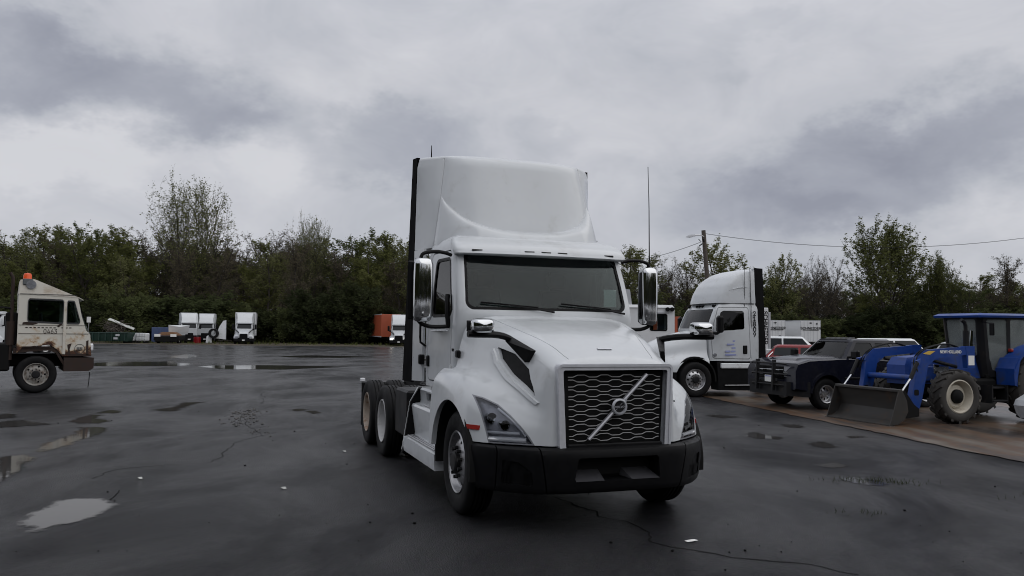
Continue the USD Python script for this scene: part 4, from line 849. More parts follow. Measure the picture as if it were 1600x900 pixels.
for s in (1, -1): part(DC, 'headlight', hull([(1.02, s * .72, .98), (.80, s * .98, 1.0), (1.05, s * .76, .78), (.82, s * 1.07, .78), (.9, s * .7, .9), (.7, s * 1.0, .9)]), 'lamp_grey')
# roof fairing: domed, with a dent line
FP = [(-.03, 2.77), (-.11, 3.02), (-.24, 3.27), (-.51, 3.53), (-.9, 3.68), (-1.34, 3.76), (-1.75, 3.785)]
def dc_fair(z):
    xfz = np.interp(z, [2.77, 3.02, 3.27, 3.53, 3.68, 3.74, 3.77], [-.68, -.76, -.90, -1.16, -1.42, -1.62, -1.80]); yw = np.interp(z, [2.77, 3.4, 3.77], [1.02, 1.0, .93]); t = np.linspace(0, 1, 12)
    xe = xfz - .35
    h = np.vstack([np.c_[xfz + (xe - xfz) * t ** 2.2, yw * np.sin(t * math.pi / 2) ** .8], [(-1.95, np.interp(z, [2.77, 3.77], [1.10, 1.02])), (-1.97, .5), (-1.97, 0)]])
    return np.c_[sect(h), np.full(len(sect(h)), z)]
part(DC, 'roof_fairing', loft_plan([dc_fair(z) for z in np.r_[np.linspace(2.74, 3.6, 14), 3.66, 3.71, 3.75, 3.775]]), 'white_paint', 35)
part(DC, 'dent', tube([(-1.15, 1.01, 3.12), (-1.45, 1.04, 3.20), (-1.75, 1.06, 3.22)], [.004, .012, .004], 6), 'white_paint', 60)
for s in (1, -1):
    part(DC, 'fairing_edge', hull([(-1.98, s * 1.02, 3.80), (-1.98, s * 1.10, 1.05), (-2.20, s * 1.08, 3.78), (-2.24, s * 1.18, 1.05), (-1.98, s * .98, 3.80), (-1.98, s * 1.04, 1.05), (-2.20, s * 1.04, 3.78), (-2.24, s * 1.14, 1.05)]), 'black_plastic')
    part(DC, 'exhaust_seam', tube([(-1.80, s * 1.125, 1.1), (-1.80, s * 1.115, 2.6), (-1.80, s * 1.05, 3.80)], .010, 5), 'black_plastic')
    part(DC, 'skirt', hull([(-.72, s * 1.18, .20), (-2.25, s * 1.18, .18), (-.70, s * 1.12, 1.02), (-2.25, s * 1.12, 1.02), (-.72, s * .7, .2), (-2.25, s * .7, .2), (-.7, s * .7, 1.02), (-2.25, s * .7, 1.02)]), 'black_plastic')
    part(DC, 'step', box((-1.78, s * 1.08, .83), (-.80, s * 1.19, .98), .02), 'white_trim'); part(DC, 'step_strip', box((-1.95, s * 1.15, .33), (-.9, s * 1.215, .355), .006), 'aluminium')
    m = group_part(DC, 'mirror'); part(m, 'housing', box((-.80, s * 1.20, 1.86), (-.60, s * 1.42, 2.36), .06), 'black_plastic'); part(m, 'arm', [tube([(-.55, s * 1.02, 1.86), (-.66, s * 1.2, 1.84), (-.70, s * 1.30, 1.90)], .045, 8)], 'black_plastic')
    part(DC, 'door_handle', box((-1.66, s * 1.12, 1.25), (-1.52, s * 1.155, 1.50), .03), 'black_plastic')
    part(DC, 'fuel_cap', cyl((-.66, s * 1.03, 1.22), (-.66, s * 1.10, 1.22), .045, 16), 'lamp_grey')
    part(DC, 'number_21809', cat([text(ch, .135, .004, True, 'y-' if s < 0 else 'y+', (-1.90, s * 1.133, 2.44 - .155 * i)) for i, ch in enumerate('21809')]), 'black_gloss', False, kind='stuff')
    part(DC, 'door_lettering', [box((-1.22 + a, s * 1.112, 1.60 - .10 * i), (-1.22 + b, s * 1.121, 1.648 - .10 * i)) for i, ws_ in enumerate((((-.24, .02),), ((-.26, -.06), (-.03, .2)), ((-.25, .05),), ((-.28, -.1), (-.07, .08), (.11, .25)), ((-.27, -.12), (-.09, .26)))) for a, b in ws_], 'blue_text', False, kind='stuff')
    wheel(DC, (0, s * 1.05, .505), s, TYRE_STEER, steer_rim(), 'aluminium', 'black_metal')
    for x in (-3.6, -4.9): wheel(DC, (x, s * 1.08, .505), s, TYRE_DRIVE, drive_rim(), 'rim_paint', 'rim_paint')
part(DC, 'chassis', [box((-5.5, -.45, .75), (1.0, .45, 1.02), .02), box((-5.0, -1.0, .42), (-4.8, 1.0, .6), .02), box((-3.7, -1.0, .42), (-3.5, 1.0, .6), .02), box((-.1, -.9, .42), (.1, .9, .6), .02)], 'chassis_black')
part(DC, 'cab_antenna', tube([(-1.62, 1.06, 2.6), (-1.62, 1.06, 3.95)], .008, 5), 'black_plastic')

# ---------------------------------------------------------------- dark pickup with grille guard
PK = thing('pickup_truck', 'dark navy pickup truck with black grille guard and roof clearance lights', 'pickup', (7.40, 20.40, 0), -1.2566 - math.pi / 2)
PB = [(-3.95, .55), (-3.98, 1.20), (-1.75, 1.23), (-.48, 1.27), (.50, 1.22), (.84, 1.13), (.92, .95), (.92, .50), (.55, .42), (-3.8, .45)]
def slab(profile, y, tuck, dz=0):
    """body from a side view with the flanks tucked in at top and bottom"""
    p = np.array(profile, float); zm = (p[:, 1].min() + p[:, 1].max()) / 2
    def ring(yy, k): return np.c_[p[:, 0] * (1) , np.full(len(p), yy), zm + (p[:, 1] - zm) * k]
    return man(loft_caps([ring(-y, .90), ring(-y + tuck, 1.0), ring(y - tuck, 1.0), ring(y, .90)]))
def loft_caps(secs):
    s = np.asarray(secs); k, m = s.shape[:2]; base = loft(s); f = np.asarray(base.faces)[: (k - 1) * m * 2]; v = np.asarray(base.vertices)[:-2]
    import mapbox_earcut as earcut
    out = [f]
    for r in (0, k - 1): out.append(earcut.triangulate_float64(np.ascontiguousarray(s[r][:, [0, 2]]), np.array([m], np.uint32)).reshape(-1, 3).astype(int) + r * m)
    t = trimesh.Trimesh(v, np.vstack(out), process=False); trimesh.repair.fix_normals(t)
    if t.volume < 0: t.invert()
    return t
# this truck's front axle sits at x = 0; the nose reaches x = 0.95
wells = m3.Manifold.batch_boolean([man(cyl((x, s * .62, .39), (x, s * 1.3, .39), .47, 36)) for x in (0, -3.05) for s in (1, -1)], m3.OpType.Add)
part(PK, 'body', slab(PB, .97, .06) - wells - man(box((-3.85, -.82, .8), (-1.95, .82, 1.5))), 'navy_paint', 30)
for s in (1, -1):
    for x in (0, -3.05):
        part(PK, 'fender_flare', man(cyl((x, s * .90, .39), (x, s * 1.01, .39), .53, 36)) - man(cyl((x, s * .8, .39), (x, s * 1.1, .39), .465, 36)) - man(box((x - .8, -1.2, -.4), (x + .8, 1.2, .42))), 'navy_paint')
part(PK, 'hood_bulge', hull([(.62, y, 1.18) for y in (-.55, .55)] + [(-.40, y, 1.26) for y in (-.78, .78)] + [(-.42, y, 1.31) for y in (-.62, .62)] + [(.50, y, 1.245) for y in (-.5, .5)]), 'navy_paint', 40)
gh_b = [(-.46, 0), (-.50, .7), (-.56, .90), (-1.0, .93), (-1.9, .93), (-2.38, .90), (-2.40, 0)]; gh_t = [(-.98, 0), (-1.0, .55), (-1.06, .66), (-1.4, .70), (-1.9, .70), (-2.18, .66), (-2.22, 0)]
def gh(bot, top, z0, z1, ks=(0, .06, .5, .9, 1)):
    B, T = np.array(bot), np.array(top); out = []
    for k in ks: out.append((z0 + (z1 - z0) * k, (B + (T - B) * (k if k < .95 else 1.0)).tolist()))
    out.append((z1 + .035, (np.array(top) * [1, .86] + [0, 0]).tolist())); return stack(out)
cabin = gh(gh_b, gh_t, 1.18, 1.70)
def win_between(x0, x1, z0, z1, rake0, rake1): return [(x0, z0), (x1, z0), (x1 + rake1, z1), (x0 + rake0, z1)]
pk_w1 = rounded([(-.74, 1.25), (-1.10, 1.64), (-1.52, 1.64), (-1.56, 1.25)], .04); pk_w2 = rounded([(-1.66, 1.25), (-1.63, 1.64), (-2.08, 1.62), (-2.28, 1.25)], .04); pk_ws = rounded([(-.78, 1.245), (.78, 1.245), (.58, 1.665), (-.58, 1.665)], .05)
inner = gh(np.array(gh_b) * [1, .95] + [0, 0], np.array(gh_t) * [1, .93], 1.20, 1.66)
inner = inner.scale((.96, 1, 1)).translate((-.055, 0, 0))
def win_cut(poly): return prism(poly, 'y', .5, 1.2) + prism(poly, 'y', -1.2, -.5)
pkws = prism(pk_ws, 'x', -1.05, .1) 
part(PK, 'cab', cabin - inner - win_cut(pk_w1) - win_cut(pk_w2) - pkws, 'navy_paint', 30)
thin = cabin - cabin.scale((.985, .985, 1)).translate((-.02, 0, -.006))
part(PK, 'windshield', (cabin.translate((-.012, 0, -.008)) - cabin.translate((-.03, 0, -.02))) ^ pkws, 'window_glass')
for s in (1, -1):
    hb = man(box((-4, 0, 0), (2, 2, 3))) if s > 0 else man(box((-4, -2, 0), (2, 0, 3)))
    part(PK, 'side_window', (cabin.translate((0, -s * .012, 0)) - cabin.translate((0, -s * .024, 0))) ^ win_cut(pk_w1) ^ hb, 'tinted_glass'); part(PK, 'side_window', (cabin.translate((0, -s * .012, 0)) - cabin.translate((0, -s * .024, 0))) ^ win_cut(pk_w2) ^ hb, 'tinted_glass')
part(PK, 'bed_cover', hull([(-2.35, y, 1.2) for y in (-.9, .9)] + [(-2.45, y, 1.58) for y in (-.72, .72)] + [(-2.24, y, 1.70) for y in (-.62, .62)] + [(-2.5, y, 1.2) for y in (-.9, .9)]), 'navy_paint')
part(PK, 'seats', [box((-1.5, .2, 1.0), (-1.35, .7, 1.52), .05), box((-1.5, -.7, 1.0), (-1.35, -.2, 1.52), .05), box((-.95, -.8, 1.05), (-.62, .8, 1.24), .04)], 'interior_grey')
for y in (-.42, -.2, 0, .2, .42): part(PK, 'roof_lamp', hull([(-1.12, y - .06, 1.72), (-1.12, y + .06, 1.72), (-1.28, y - .06, 1.73), (-1.28, y + .06, 1.73), (-1.18, y - .045, 1.775), (-1.18, y + .045, 1.775), (-1.27, y - .04, 1.775), (-1.27, y + .04, 1.775)]), 'black_gloss')
part(PK, 'front_bumper', hull([(1.02, y, z) for y in (-.75, .75) for z in (.34, .68)] + [(.52, y, z) for y in (-1.0, 1.0) for z in (.32, .68)]), 'black_metal')
part(PK, 'grille', box((.90, -.55, .74), (.945, .55, 1.06), .02), 'black_plastic')
for k in range(2): part(PK, 'grille_bar', box((.93, -.55, .82 + .12 * k), (.965, .55, .845 + .12 * k), .006), 'chrome')
for s in (1, -1):
    part(PK, 'headlight', hull([(.945, s * .56, .93), (.945, s * .56, 1.05), (.80, s * .93, .93), (.80, s * .93, 1.04), (.7, s * .6, .95), (.7, s * .9, .95)]), 'lamp_shell'); part(PK, 'headlight_trim', hull([(.965, s * .56, .885), (.965, s * .56, .922), (.82, s * .965, .885), (.82, s * .965, .922), (.7, s * .6, .9), (.7, s * .93, .9)]), 'chrome'); part(PK, 'turn_lamp', hull([(.945, s * .56, .80), (.945, s * .56, .875), (.82, s * .93, .80), (.82, s * .93, .875), (.7, s * .6, .83), (.7, s * .9, .83)]), 'lamp_grey')
    mm = group_part(PK, 'mirror'); part(mm, 'housing', box((-.74, s * 1.02, 1.24), (-.62, s * 1.28, 1.46), .04), 'black_plastic'); part(mm, 'arm', tube([(-.66, s * .9, 1.28), (-.68, s * 1.06, 1.30)], .03, 6), 'black_plastic')
    part(PK, 'door_line', box((-1.62, s * .955, .62), (-1.606, s * .972, 1.18)), 'chassis_black'); part(PK, 'running_board', box((-2.45, s * .88, .36), (-.55, s * 1.0, .41), .02), 'aluminium'); part(PK, 'side_moulding', box((-2.5, s * .955, .74), (-.5, s * .982, .79), .01), 'black_plastic'); part(PK, 'door_handle', box((-1.52, s * .95, 1.06), (-1.38, s * .985, 1.10), .01), 'black_plastic')
    gb = group_part(PK, 'guard_post'); part(gb, 'upright', hull([(1.06, s * .30, .45), (1.14, s * .30, .45), (1.06, s * .36, .45), (1.14, s * .36, .45), (1.02, s * .30, 1.20), (1.10, s * .30, 1.20), (1.02, s * .36, 1.20), (1.10, s * .36, 1.20)]), 'black_metal')
for z in (.60, .86, 1.12): part(PK, 'guard_bar', tube(curve([(.97, -.70, z - .02), (1.08, -.5, z), (1.09, 0, z), (1.08, .5, z), (.97, .70, z - .02)], 16), .022, 8), 'black_metal', 50)
part(PK, 'licence_plate', box((1.10, .02, .66), (1.108, .32, .82)), 'paper_white'); part(PK, 'plate_band', box((1.108, .04, .785), (1.111, .30, .81)), 'blue_text')
PKT = tyre_mesh(.385, .215, .26, 4, 44); PKR = [m.copy().apply_scale(1.0) for m in car_rim(.222, 8, .11)]
for x in (0, -3.05):
    for s in (1, -1): wheel(PK, (x, s * .83, .385), s, PKT, PKR, 'aluminium', 'aluminium')
part(PK, 'underbody', [box((-3.8, -.6, .36), (.8, .6, .6), .05)], 'chassis_black')

# ---------------------------------------------------------------- blue farm tractor with front loader
TR = thing('farm_tractor', 'blue farm tractor with cab and front loader, its dark bucket resting on the ground', 'tractor', (8.98, 17.46, 0), -1.2741 - math.pi / 2)
def lug_tyre(R, r, w, lugs):
    t = tyre_mesh(R - .035, r, w, 0, 48); ls = []
    for k in range(lugs):
        for s in (1, -1):
            a0 = 2 * math.pi * (k + (.5 if s > 0 else 0)) / lugs; p = []
            for f, da in ((.02, 0), (.98, .26)):
                y = s * f * w / 2; a = a0 + da; rr = R if f < .5 else R - .02
                for d in (-.022, .022):
                    for q in (rr - .05, rr): p.append((q * math.cos(a + d / R * 1.6), y, q * math.sin(a + d / R * 1.6)))
            ls.append(hull(p))
    return t, cat(ls)
def farm_wheel(c, s, R, r, w, lugs):
    t, l = lug_tyre(R, r, w, lugs); g = group_part(TR, 'wheel', c)
    f = (lambda m: m) if s > 0 else mirror_y
    part(g, 'tyre', f(t), 'tractor_tyre', 40); part(g, 'lugs', f(l), 'tractor_tyre', 20, kind='stuff')
    rim = lathe([(r + .012, w * .42), (r - .01, w * .45), (r - .03, w * .38), (r - .05, w * .1), (r - .07, -w * .02), (r * .72, -w * .06), (r * .70, .03), (r * .62, .05), (.0, .05), (.0, -.1), (r - .06, -w * .3), (r - .02, -w * .42), (r + .012, -w * .42)], 44)
    part(g, 'rim', f(rim), 'cream_rim', 35); part(g, 'hub', f(lathe([(.0, .04), (r * .44, .04), (r * .42, .10), (r * .25, .14), (.0, .15)], 24)), 'chassis_black', 30)
for s in (1, -1):
    farm_wheel((-.05, s * .78, .575), s, .575, .34, .34, 16); farm_wheel((-2.25, s * .82, .78), s, .78, .46, .44, 18)
part(TR, 'hood', hull([(.72, y, z) for y in (-.26, .26) for z in (.80, 1.20)] + [(.62, y, 1.36) for y in (-.22, .22)] + [(-1.22, y, 1.50) for y in (-.30, .30)] + [(-1.22, y, .80) for y in (-.36, .36)]), 'tractor_blue', 25)
for s in (1, -1):
    part(TR, 'hood_side_panel', box((-.60, s * .30, .86), (.55, s * .355, 1.18), .02), 'tractor_blue'); part(TR, 'hood_vent', box((-.35, s * .35, 1.02), (.05, s * .362, 1.22), .01), 'chrome')
part(TR, 'frame', [box((-2.2, -.5, .9), (-1.25, .5, 1.02), .03), box((-2.6, -.28, .55), (.65, .28, .95), .04), box((-.15, -.75, .45), (.05, .75, .62), .04), box((-2.4, -.7, .65), (-2.1, .7, .92), .05), box((-1.4, -.62, .50), (-.78, .62, .92), .05)], 'chassis_black')
# cab
TB = [(-1.20, 0), (-1.23, .40), (-1.30, .49), (-1.7, .64), (-2.1, .68), (-2.25, .62), (-2.28, 0)]
TT = [(-1.02, 0), (-1.05, .44), (-1.12, .54), (-1.7, .68), (-2.1, .70), (-2.25, .64), (-2.28, 0)]
tcab = stack([(.95, TB), (1.25, (np.array(TB) * .6 + np.array(TT) * .4).tolist()), (2.25, TT)])
tin = tcab.translate((1.68, 0, 0)).scale((.90, .93, 1.1)).translate((-1.68, 0, -.05))
tw1 = rounded([(-1.29, 1.35), (-1.19, 2.20), (-1.64, 2.20), (-1.66, 1.10), (-1.36, 1.10)], .05); tw2 = rounded([(-1.73, 1.45), (-1.72, 2.20), (-2.14, 2.20), (-2.16, 1.55)], .05); tws = rounded([(-.36, 1.40), (.36, 1.40), (.40, 2.20), (-.40, 2.20)], .05)
tf, tr_ = prism(tws, 'x', -1.4, -.9), prism(tws, 'x', -2.5, -2.15)
part(TR, 'cab_frame', tcab - tin - win_cut(tw1) - win_cut(tw2) - tf - tr_, 'black_metal', 25)
part(TR, 'cab_roof', hull([(x, y * (.80 if x > -1.5 else 1), 2.24) for x in (-.93, -1.7, -2.36) for y in (-.74, .74)] + [(x, y * (.80 if x > -1.5 else 1), 2.285) for x in (-.91, -1.7, -2.38) for y in (-.76, .76)] + [(x, y, 2.335) for x in (-1.02, -2.30) for y in (-.56, .56)]), 'tractor_blue')
tg = tcab.translate((1.68, 0, 0)).scale((.975, .985, 1.0)).translate((-1.68, 0, 0)); tg2 = tcab.translate((1.68, 0, 0)).scale((.95, .97, 1.0)).translate((-1.68, 0, 0))
part(TR, 'front_glass', (tg - tg2) ^ tf, 'lightened_glass'); part(TR, 'rear_glass', (tg - tg2) ^ tr_, 'lightened_glass')
for s in (1, -1):
    hb = man(box((-4, 0, 0), (2, 2, 3))) if s > 0 else man(box((-4, -2, 0), (2, 0, 3)))
    part(TR, 'door_glass', (tg - tg2) ^ win_cut(tw1) ^ hb, 'lightened_glass'); part(TR, 'side_glass', (tg - tg2) ^ win_cut(tw2) ^ hb, 'lightened_glass')
    part(TR, 'marker_lamp', box((-1.74, s * .63, 1.50), (-1.67, s * .74, 1.57), .015), 'red_lens')
    # rear fender
    a = np.radians(np.linspace(150, 20, 14)); R0, R1 = .86, .90; pr = [(-2.25 + R1 * math.cos(t), .78 + R1 * math.sin(t)) for t in a] + [(-2.25 + R0 * math.cos(t), .78 + R0 * math.sin(t)) for t in a[::-1]]
    part(TR, 'rear_fender', [prism(pr, 'y', min(s * .55, s * 1.03), max(s * .55, s * 1.03)), prism([(-1.42, .80), (-1.40, 1.15), (-1.52, 1.38), (-1.6, 1.38), (-1.50, .95), (-1.50, .78)], 'y', min(s * .58, s * 1.02), max(s * .58, s * 1.02))], 'tractor_blue', 30)
    part(TR, 'step', [box((-1.35, s * .62, .45), (-.95, s * .92, .49), .01), box((-1.35, s * .62, .72), (-.95, s * .85, .76), .01), box((-1.37, s * .62, .42), (-1.34, s * .9, .8)), box((-.96, s * .62, .42), (-.93, s * .9, .8))], 'black_metal')
    # loader arm: the boom, the knee and the dropped fore part
    ax = s * .72; A = group_part(TR, 'loader_arm')
    part(A, 'post', [hull([(-.62, ax - .06, 1.62), (-.38, ax - .06, 1.62), (-.42, ax - .06, 1.16), (-.62, ax - .06, 1.16), (-.62, ax + .06, 1.62), (-.38, ax + .06, 1.62), (-.42, ax + .06, 1.16), (-.62, ax + .06, 1.16)])], 'tractor_blue')
    boom = [(-.56, 1.45), (-.56, 1.62), (.70, 1.53), (.90, 1.38), (.94, 1.26), (.62, 1.20), (.40, 1.36)]
    part(A, 'boom', prism(rounded(boom, .02), 'y', ax - .055, ax + .055), 'tractor_blue')
    fore = [(.60, 1.30), (.91, 1.32), (.98, .85), (1.10, .36), (1.07, .22), (.90, .22), (.78, .55), (.67, 1.0)]
    part(A, 'fore_arm', prism(rounded(fore, .02), 'y', ax - .065, ax + .065), 'tractor_blue')
    part(A, 'arm_hole', prism(rounded([(.87, .60), (.99, .60), (.99, .72), (.87, .72)], .03), 'y', ax - .068, ax + .068), 'chassis_black')
    cy = group_part(TR, 'bucket_cylinder'); part(cy, 'barrel', cyl((.97, s * .86, 1.28), (1.15, s * .86, .95), .040, 14), 'black_metal', 40); part(cy, 'rod', cyl((1.15, s * .86, .95), (1.36, s * .86, .70), .022, 12), 'chrome', 40); part(cy, 'link', hull([(.84, s * .80 - .03, 1.36), (1.00, s * .86 - .03, 1.31), (.84, s * .80 + .03, 1.36), (1.00, s * .86 + .03, 1.31), (.90, s * .82 - .03, 1.22), (.90, s * .82 + .03, 1.22)]), 'tractor_blue')
    part(TR, 'lift_cylinder', cyl((-.30, s * .60, 1.18), (.42, s * .66, 1.32), .036, 12), 'black_metal')
    sx = 'y-' if s < 0 else 'y+'
    part(A, 'lettering', text('NEW HOLLAND', .062, .004, True, sx, (.02, ax + s * .056, 1.50), .9), 'paper_white', False, kind='stuff')
    part(A, 'arm_logo', hull([(.74, ax + s * .056, 1.455), (.60, ax + s * .056, 1.515), (.42, ax + s * .056, 1.515), (.56, ax + s * .056, 1.435), (.74, ax + s * .060, 1.455), (.60, ax + s * .060, 1.515), (.42, ax + s * .060, 1.515), (.56, ax + s * .060, 1.435)]), 'logo_yellow')
    part(A, 'warning_sticker', box((-.60, ax + s * .060, 1.22), (-.44, ax + s * .064, 1.42)), 'paper_white')
part(TR, 'cross_tube', cyl((.84, -.70, .95), (.84, .70, .95), .06, 16), 'tractor_blue')
# bucket: open scoop facing forward
bk = (np.array([(1.40, .70), (1.30, .52), (1.27, .30), (1.36, .14), (1.52, .05), (1.72, .012), (1.73, .03), (1.54, .085), (1.42, .17), (1.34, .31), (1.37, .5), (1.47, .70)]) + [.03, 0]).tolist()
BU = group_part(TR, 'bucket')
part(BU, 'shell', prism(bk, 'y', -.93, .93), 'bucket_steel')
for s in (1, -1): part(BU, 'side_plate', prism([(1.30, .30), (1.33, .52), (1.43, .70), (1.53, .70), (1.65, .32), (1.76, .012), (1.55, .045), (1.39, .135)], 'y', min(s * .93, s * .95), max(s * .93, s * .95)), 'bucket_steel')
part(BU, 'top_rail', box((1.41, -.94, .68), (1.53, .94, .74), .012), 'bucket_steel'); part(BU, 'cutting_edge', box((1.69, -.95, .004), (1.79, .95, .022)), 'bucket_steel')
for y in (-.84, -.62, .62, .84): part(BU, 'bracket', prism([(.94, .18), (1.36, .14), (1.36, .64), (1.30, .72), (1.06, .42), (.94, .34)], 'y', y - .02, y + .02), 'chassis_black')
part(TR, 'exhaust', [tube(curve([(-.85, .34, 1.4), (-.85, .34, 2.05), (-.83, .34, 2.12), (-.73, .34, 2.18)], 10), .04, 10), cyl((-.85, .34, 1.5), (-.85, .34, 1.95), .06, 14)], 'black_metal', 40)
for y in (.70, .76, -.70, -.76): part(TR, 'hydraulic_hose', tube(curve([(-.45, y, 1.45), (.1, y, 1.66), (.6, y, 1.57), (.86, y, 1.42), (.98, y * 1.15, 1.1)], 18), .014, 5), 'rubber', 60)
part(TR, 'exhaust_guard', cyl((-.97, .36, 1.52), (-.99, .36, 1.95), .03, 10), 'chrome')
part(TR, 'cab_seat', [box((-2.05, -.25, 1.1), (-1.65, .25, 1.3), .05), box((-2.13, -.24, 1.3), (-2.02, .24, 1.85), .05)], 'interior_dark')
part(TR, 'steering_column', [cyl((-1.3, 0, 1.0), (-1.42, 0, 1.5), .05, 10), turned(trimesh.creation.torus(.19, .015, major_sections=24, minor_sections=6), -.5, [0, 1, 0]).apply_translation((-1.44, 0, 1.52))], 'interior_dark')
part(TR, 'cab_mirror', [tube([(-1.10, .52, 2.15), (-1.05, .82, 2.1)], .012, 5), box((-1.07, .76, 1.85), (-1.03, .88, 2.12), .015)], 'black_plastic')

# ---------------------------------------------------------------- rusty yard truck at the left
YO = (-13.66, 22.93)
YT = thing('yard_truck', 'old cream white yard truck with rust and an orange beacon, at the left edge', 'truck', (YO[0], YO[1], 0), 2.1468 - math.pi / 2)
ys = 1.2
def ypart(p, name, mesh, m, smooth=30, **kw):
    t = cat(mesh) if isinstance(mesh, list) else tm(mesh).copy(); t.vertices[:, 0] *= .475; return part(p, name, t, m, smooth, **kw)
side = [(-1.0, 1.08), (-1.0, 2.70), (1.98, 2.66), (2.22, 2.1), (2.48, 1.72), (2.70, 1.60), (2.80, 1.0), (1.30, 1.0), (.98, 1.20), (.66, 1.32), (-.70, 1.26)]
yo = prism(side, 'y', -ys, .35)
yi = prism(grow(side, -.06), 'y', -ys + .06, .29)
w1 = rounded([(-.52, 1.96), (-.52, 2.56), (1.25, 2.55), (1.25, 1.92)], .09); w2 = rounded([(1.46, 1.92), (1.46, 2.53), (1.80, 2.52), (2.16, 1.92)], .06)
fw = rounded([(-1.08, 1.80), (.22, 1.80), (.22, 2.52), (-1.08, 2.52)], .06)
ycut = lambda w: prism(w, 'y', -1.3, .5)
cabm = yo - yi - ycut(w1) - ycut(w2) - prism(fw, 'x', 1.7, 3.0)
ypart(YT, 'cab', cabm, 'yard_rust', 20)
ypart(YT, 'roof', hull([(-1.02, -ys - .01, 2.70), (-1.02, .36, 2.70), (2.02, -ys - .01, 2.645), (2.02, .36, 2.645), (-.95, -ys + .02, 3.09), (-.95, .33, 3.09), (-.30, -ys + .02, 3.12), (-.30, .33, 3.12)]), 'yard_white', 15)
ypart(YT, 'roof_seam', box((-.95, -ys - .016, 2.695), (1.9, -ys - .004, 2.712)), 'interior_dark')
ypart(YT, 'visor', hull([(2.0, -ys, 2.66), (2.0, .35, 2.66), (2.28, -ys - .02, 2.58), (2.28, .37, 2.58), (2.0, -ys, 2.63), (2.0, .35, 2.63), (2.28, -ys - .02, 2.565), (2.28, .37, 2.565)]), 'yard_white')
for w in (w1, w2):
    for y in (-ys, .35):
        g = group_part(YT, 'side_window')
        sg = 1 if y > 0 else -1
        ypart(g, 'pane', prism(grow(w, .004), 'y', y - .012 - sg * .02, y - sg * .02 + .012), 'window_glass'); ypart(g, 'seal', prism(grow(w, .03), 'y', y - .012, y + .012) - prism(grow(w, -.012), 'y', y - .1, y + .1), 'interior_dark')
ypart(YT, 'door_pillar', box((1.27, -ys - .035, 1.05), (1.43, -ys - .004, 2.54), .012), 'yard_white')
ypart(YT, 'windshield', hull([(2.62, y, 1.72) for y in (-1.1, .25)] + [(2.02, y, 2.60) for y in (-1.1, .25)] + [(2.60, y, 1.72) for y in (-1.1, .25)] + [(2.00, y, 2.60) for y in (-1.1, .25)]), 'window_glass')
ypart(YT, 'cab_interior', [box((.1, -.9, 1.4), (.25, -.3, 2.2), .05), box((.2, -.9, 1.35), (.75, -.3, 1.5), .05), box((1.7, -1.1, 1.3), (2.3, .2, 1.8), .05), box((-.90, -1.1, 1.3), (-.84, .25, 2.6))], 'interior_dark')
ypart(YT, 'cab_step_edge', box((-.72, -ys - .02, 1.245), (.70, -ys - .003, 1.275)), 'rust')
for k in range(12):
    if k in (8,): continue
    ypart(YT, 'vent_slot', box((-.62 + .20 * k, -ys - .006, 1.775), (-.50 + .20 * k, -ys + .01, 1.800)), 'rust')
ypart(YT, 'body_crease', [box((-.95, -ys - .008, 1.615), (2.6, -ys + .004, 1.628)), box((-.95, -ys - .008, 1.85), (2.45, -ys + .004, 1.86))], 'rust')
part(YT, 'cab_lettering', text('0463', .13, .003, False, 'y-', (.30, -ys - .004, 1.69), .75), 'rust', False, kind='stuff')
part(YT, 'oval_sticker', prism([(1.03 + .13 * math.cos(a), 1.20 + .14 * math.sin(a)) for a in np.linspace(0, 2 * math.pi, 28)[:-1]], 'y', -ys - .004, -ys + .01) - prism([(1.03 + .118 * math.cos(a), 1.20 + .125 * math.sin(a)) for a in np.linspace(0, 2 * math.pi, 28)[:-1]], 'y', -ys - .1, -ys + .1), 'interior_dark')
part(YT, 'sticker_mark', [box((.96 + .038 * k, -ys - .006, 1.16), (.985 + .038 * k, -ys - .002, 1.25)) for k in range(4)], 'interior_dark', kind='stuff')
ypart(YT, 'rust_patch', [prism(q, 'y', -ys - .007, -ys + .01) for q in ([(1.52, 1.32), (1.75, 1.36), (1.66, 1.20), (1.70, 1.03), (1.50, 1.02), (1.58, 1.15)], [(-.75, 1.93), (-.30, 1.95), (.0, 1.90), (-.25, 1.86), (-.78, 1.87)], [(.95, 1.83), (1.15, 1.92), (1.26, 1.90), (1.05, 1.80)], [(2.50, 1.42), (2.62, 1.45), (2.64, 1.02), (2.52, 1.02)], [(1.60, 1.06), (2.7, 1.06), (2.74, 1.0), (1.6, 1.0)])], 'rust', kind='stuff')
ypart(YT, 'bumper', [hull([(1.38, y, z) for y in (-1.22, .9) for z in (.58, .96)] + [(2.95, y, z) for y in (-1.20, .9) for z in (.66, .95)] + [(2.70, y, .58) for y in (-1.2, .9)])], 'rust')
part(YT, 'bumper_hose', tube(curve([(1.30, -1.25, .55), (1.29, -1.25, .3), (1.27, -1.24, .12)], 8), .012, 5), 'rubber')
ypart(YT, 'headlight', [box((2.62, -1.19, 1.15), (2.90, -.9, 1.35), .03)], 'lamp_bright')
bc = group_part(YT, 'beacon'); part(bc, 'dome', lathe([(0, 3.11), (.105, 3.11), (.10, 3.22), (.08, 3.27), (0, 3.29)], 20, 'z', (-.29, -1.02, 0)), 'beacon', 40); part(bc, 'bracket', box((-.40, -1.23, 2.95), (-.16, -1.19, 3.12), .02), 'interior_grey')
part(YT, 'work_lamp', lathe([(0, 0), (.12, 0), (.11, .08), (0, .1)], 18, 'y', (-.20, -1.24, 2.96)), 'lamp_grey')
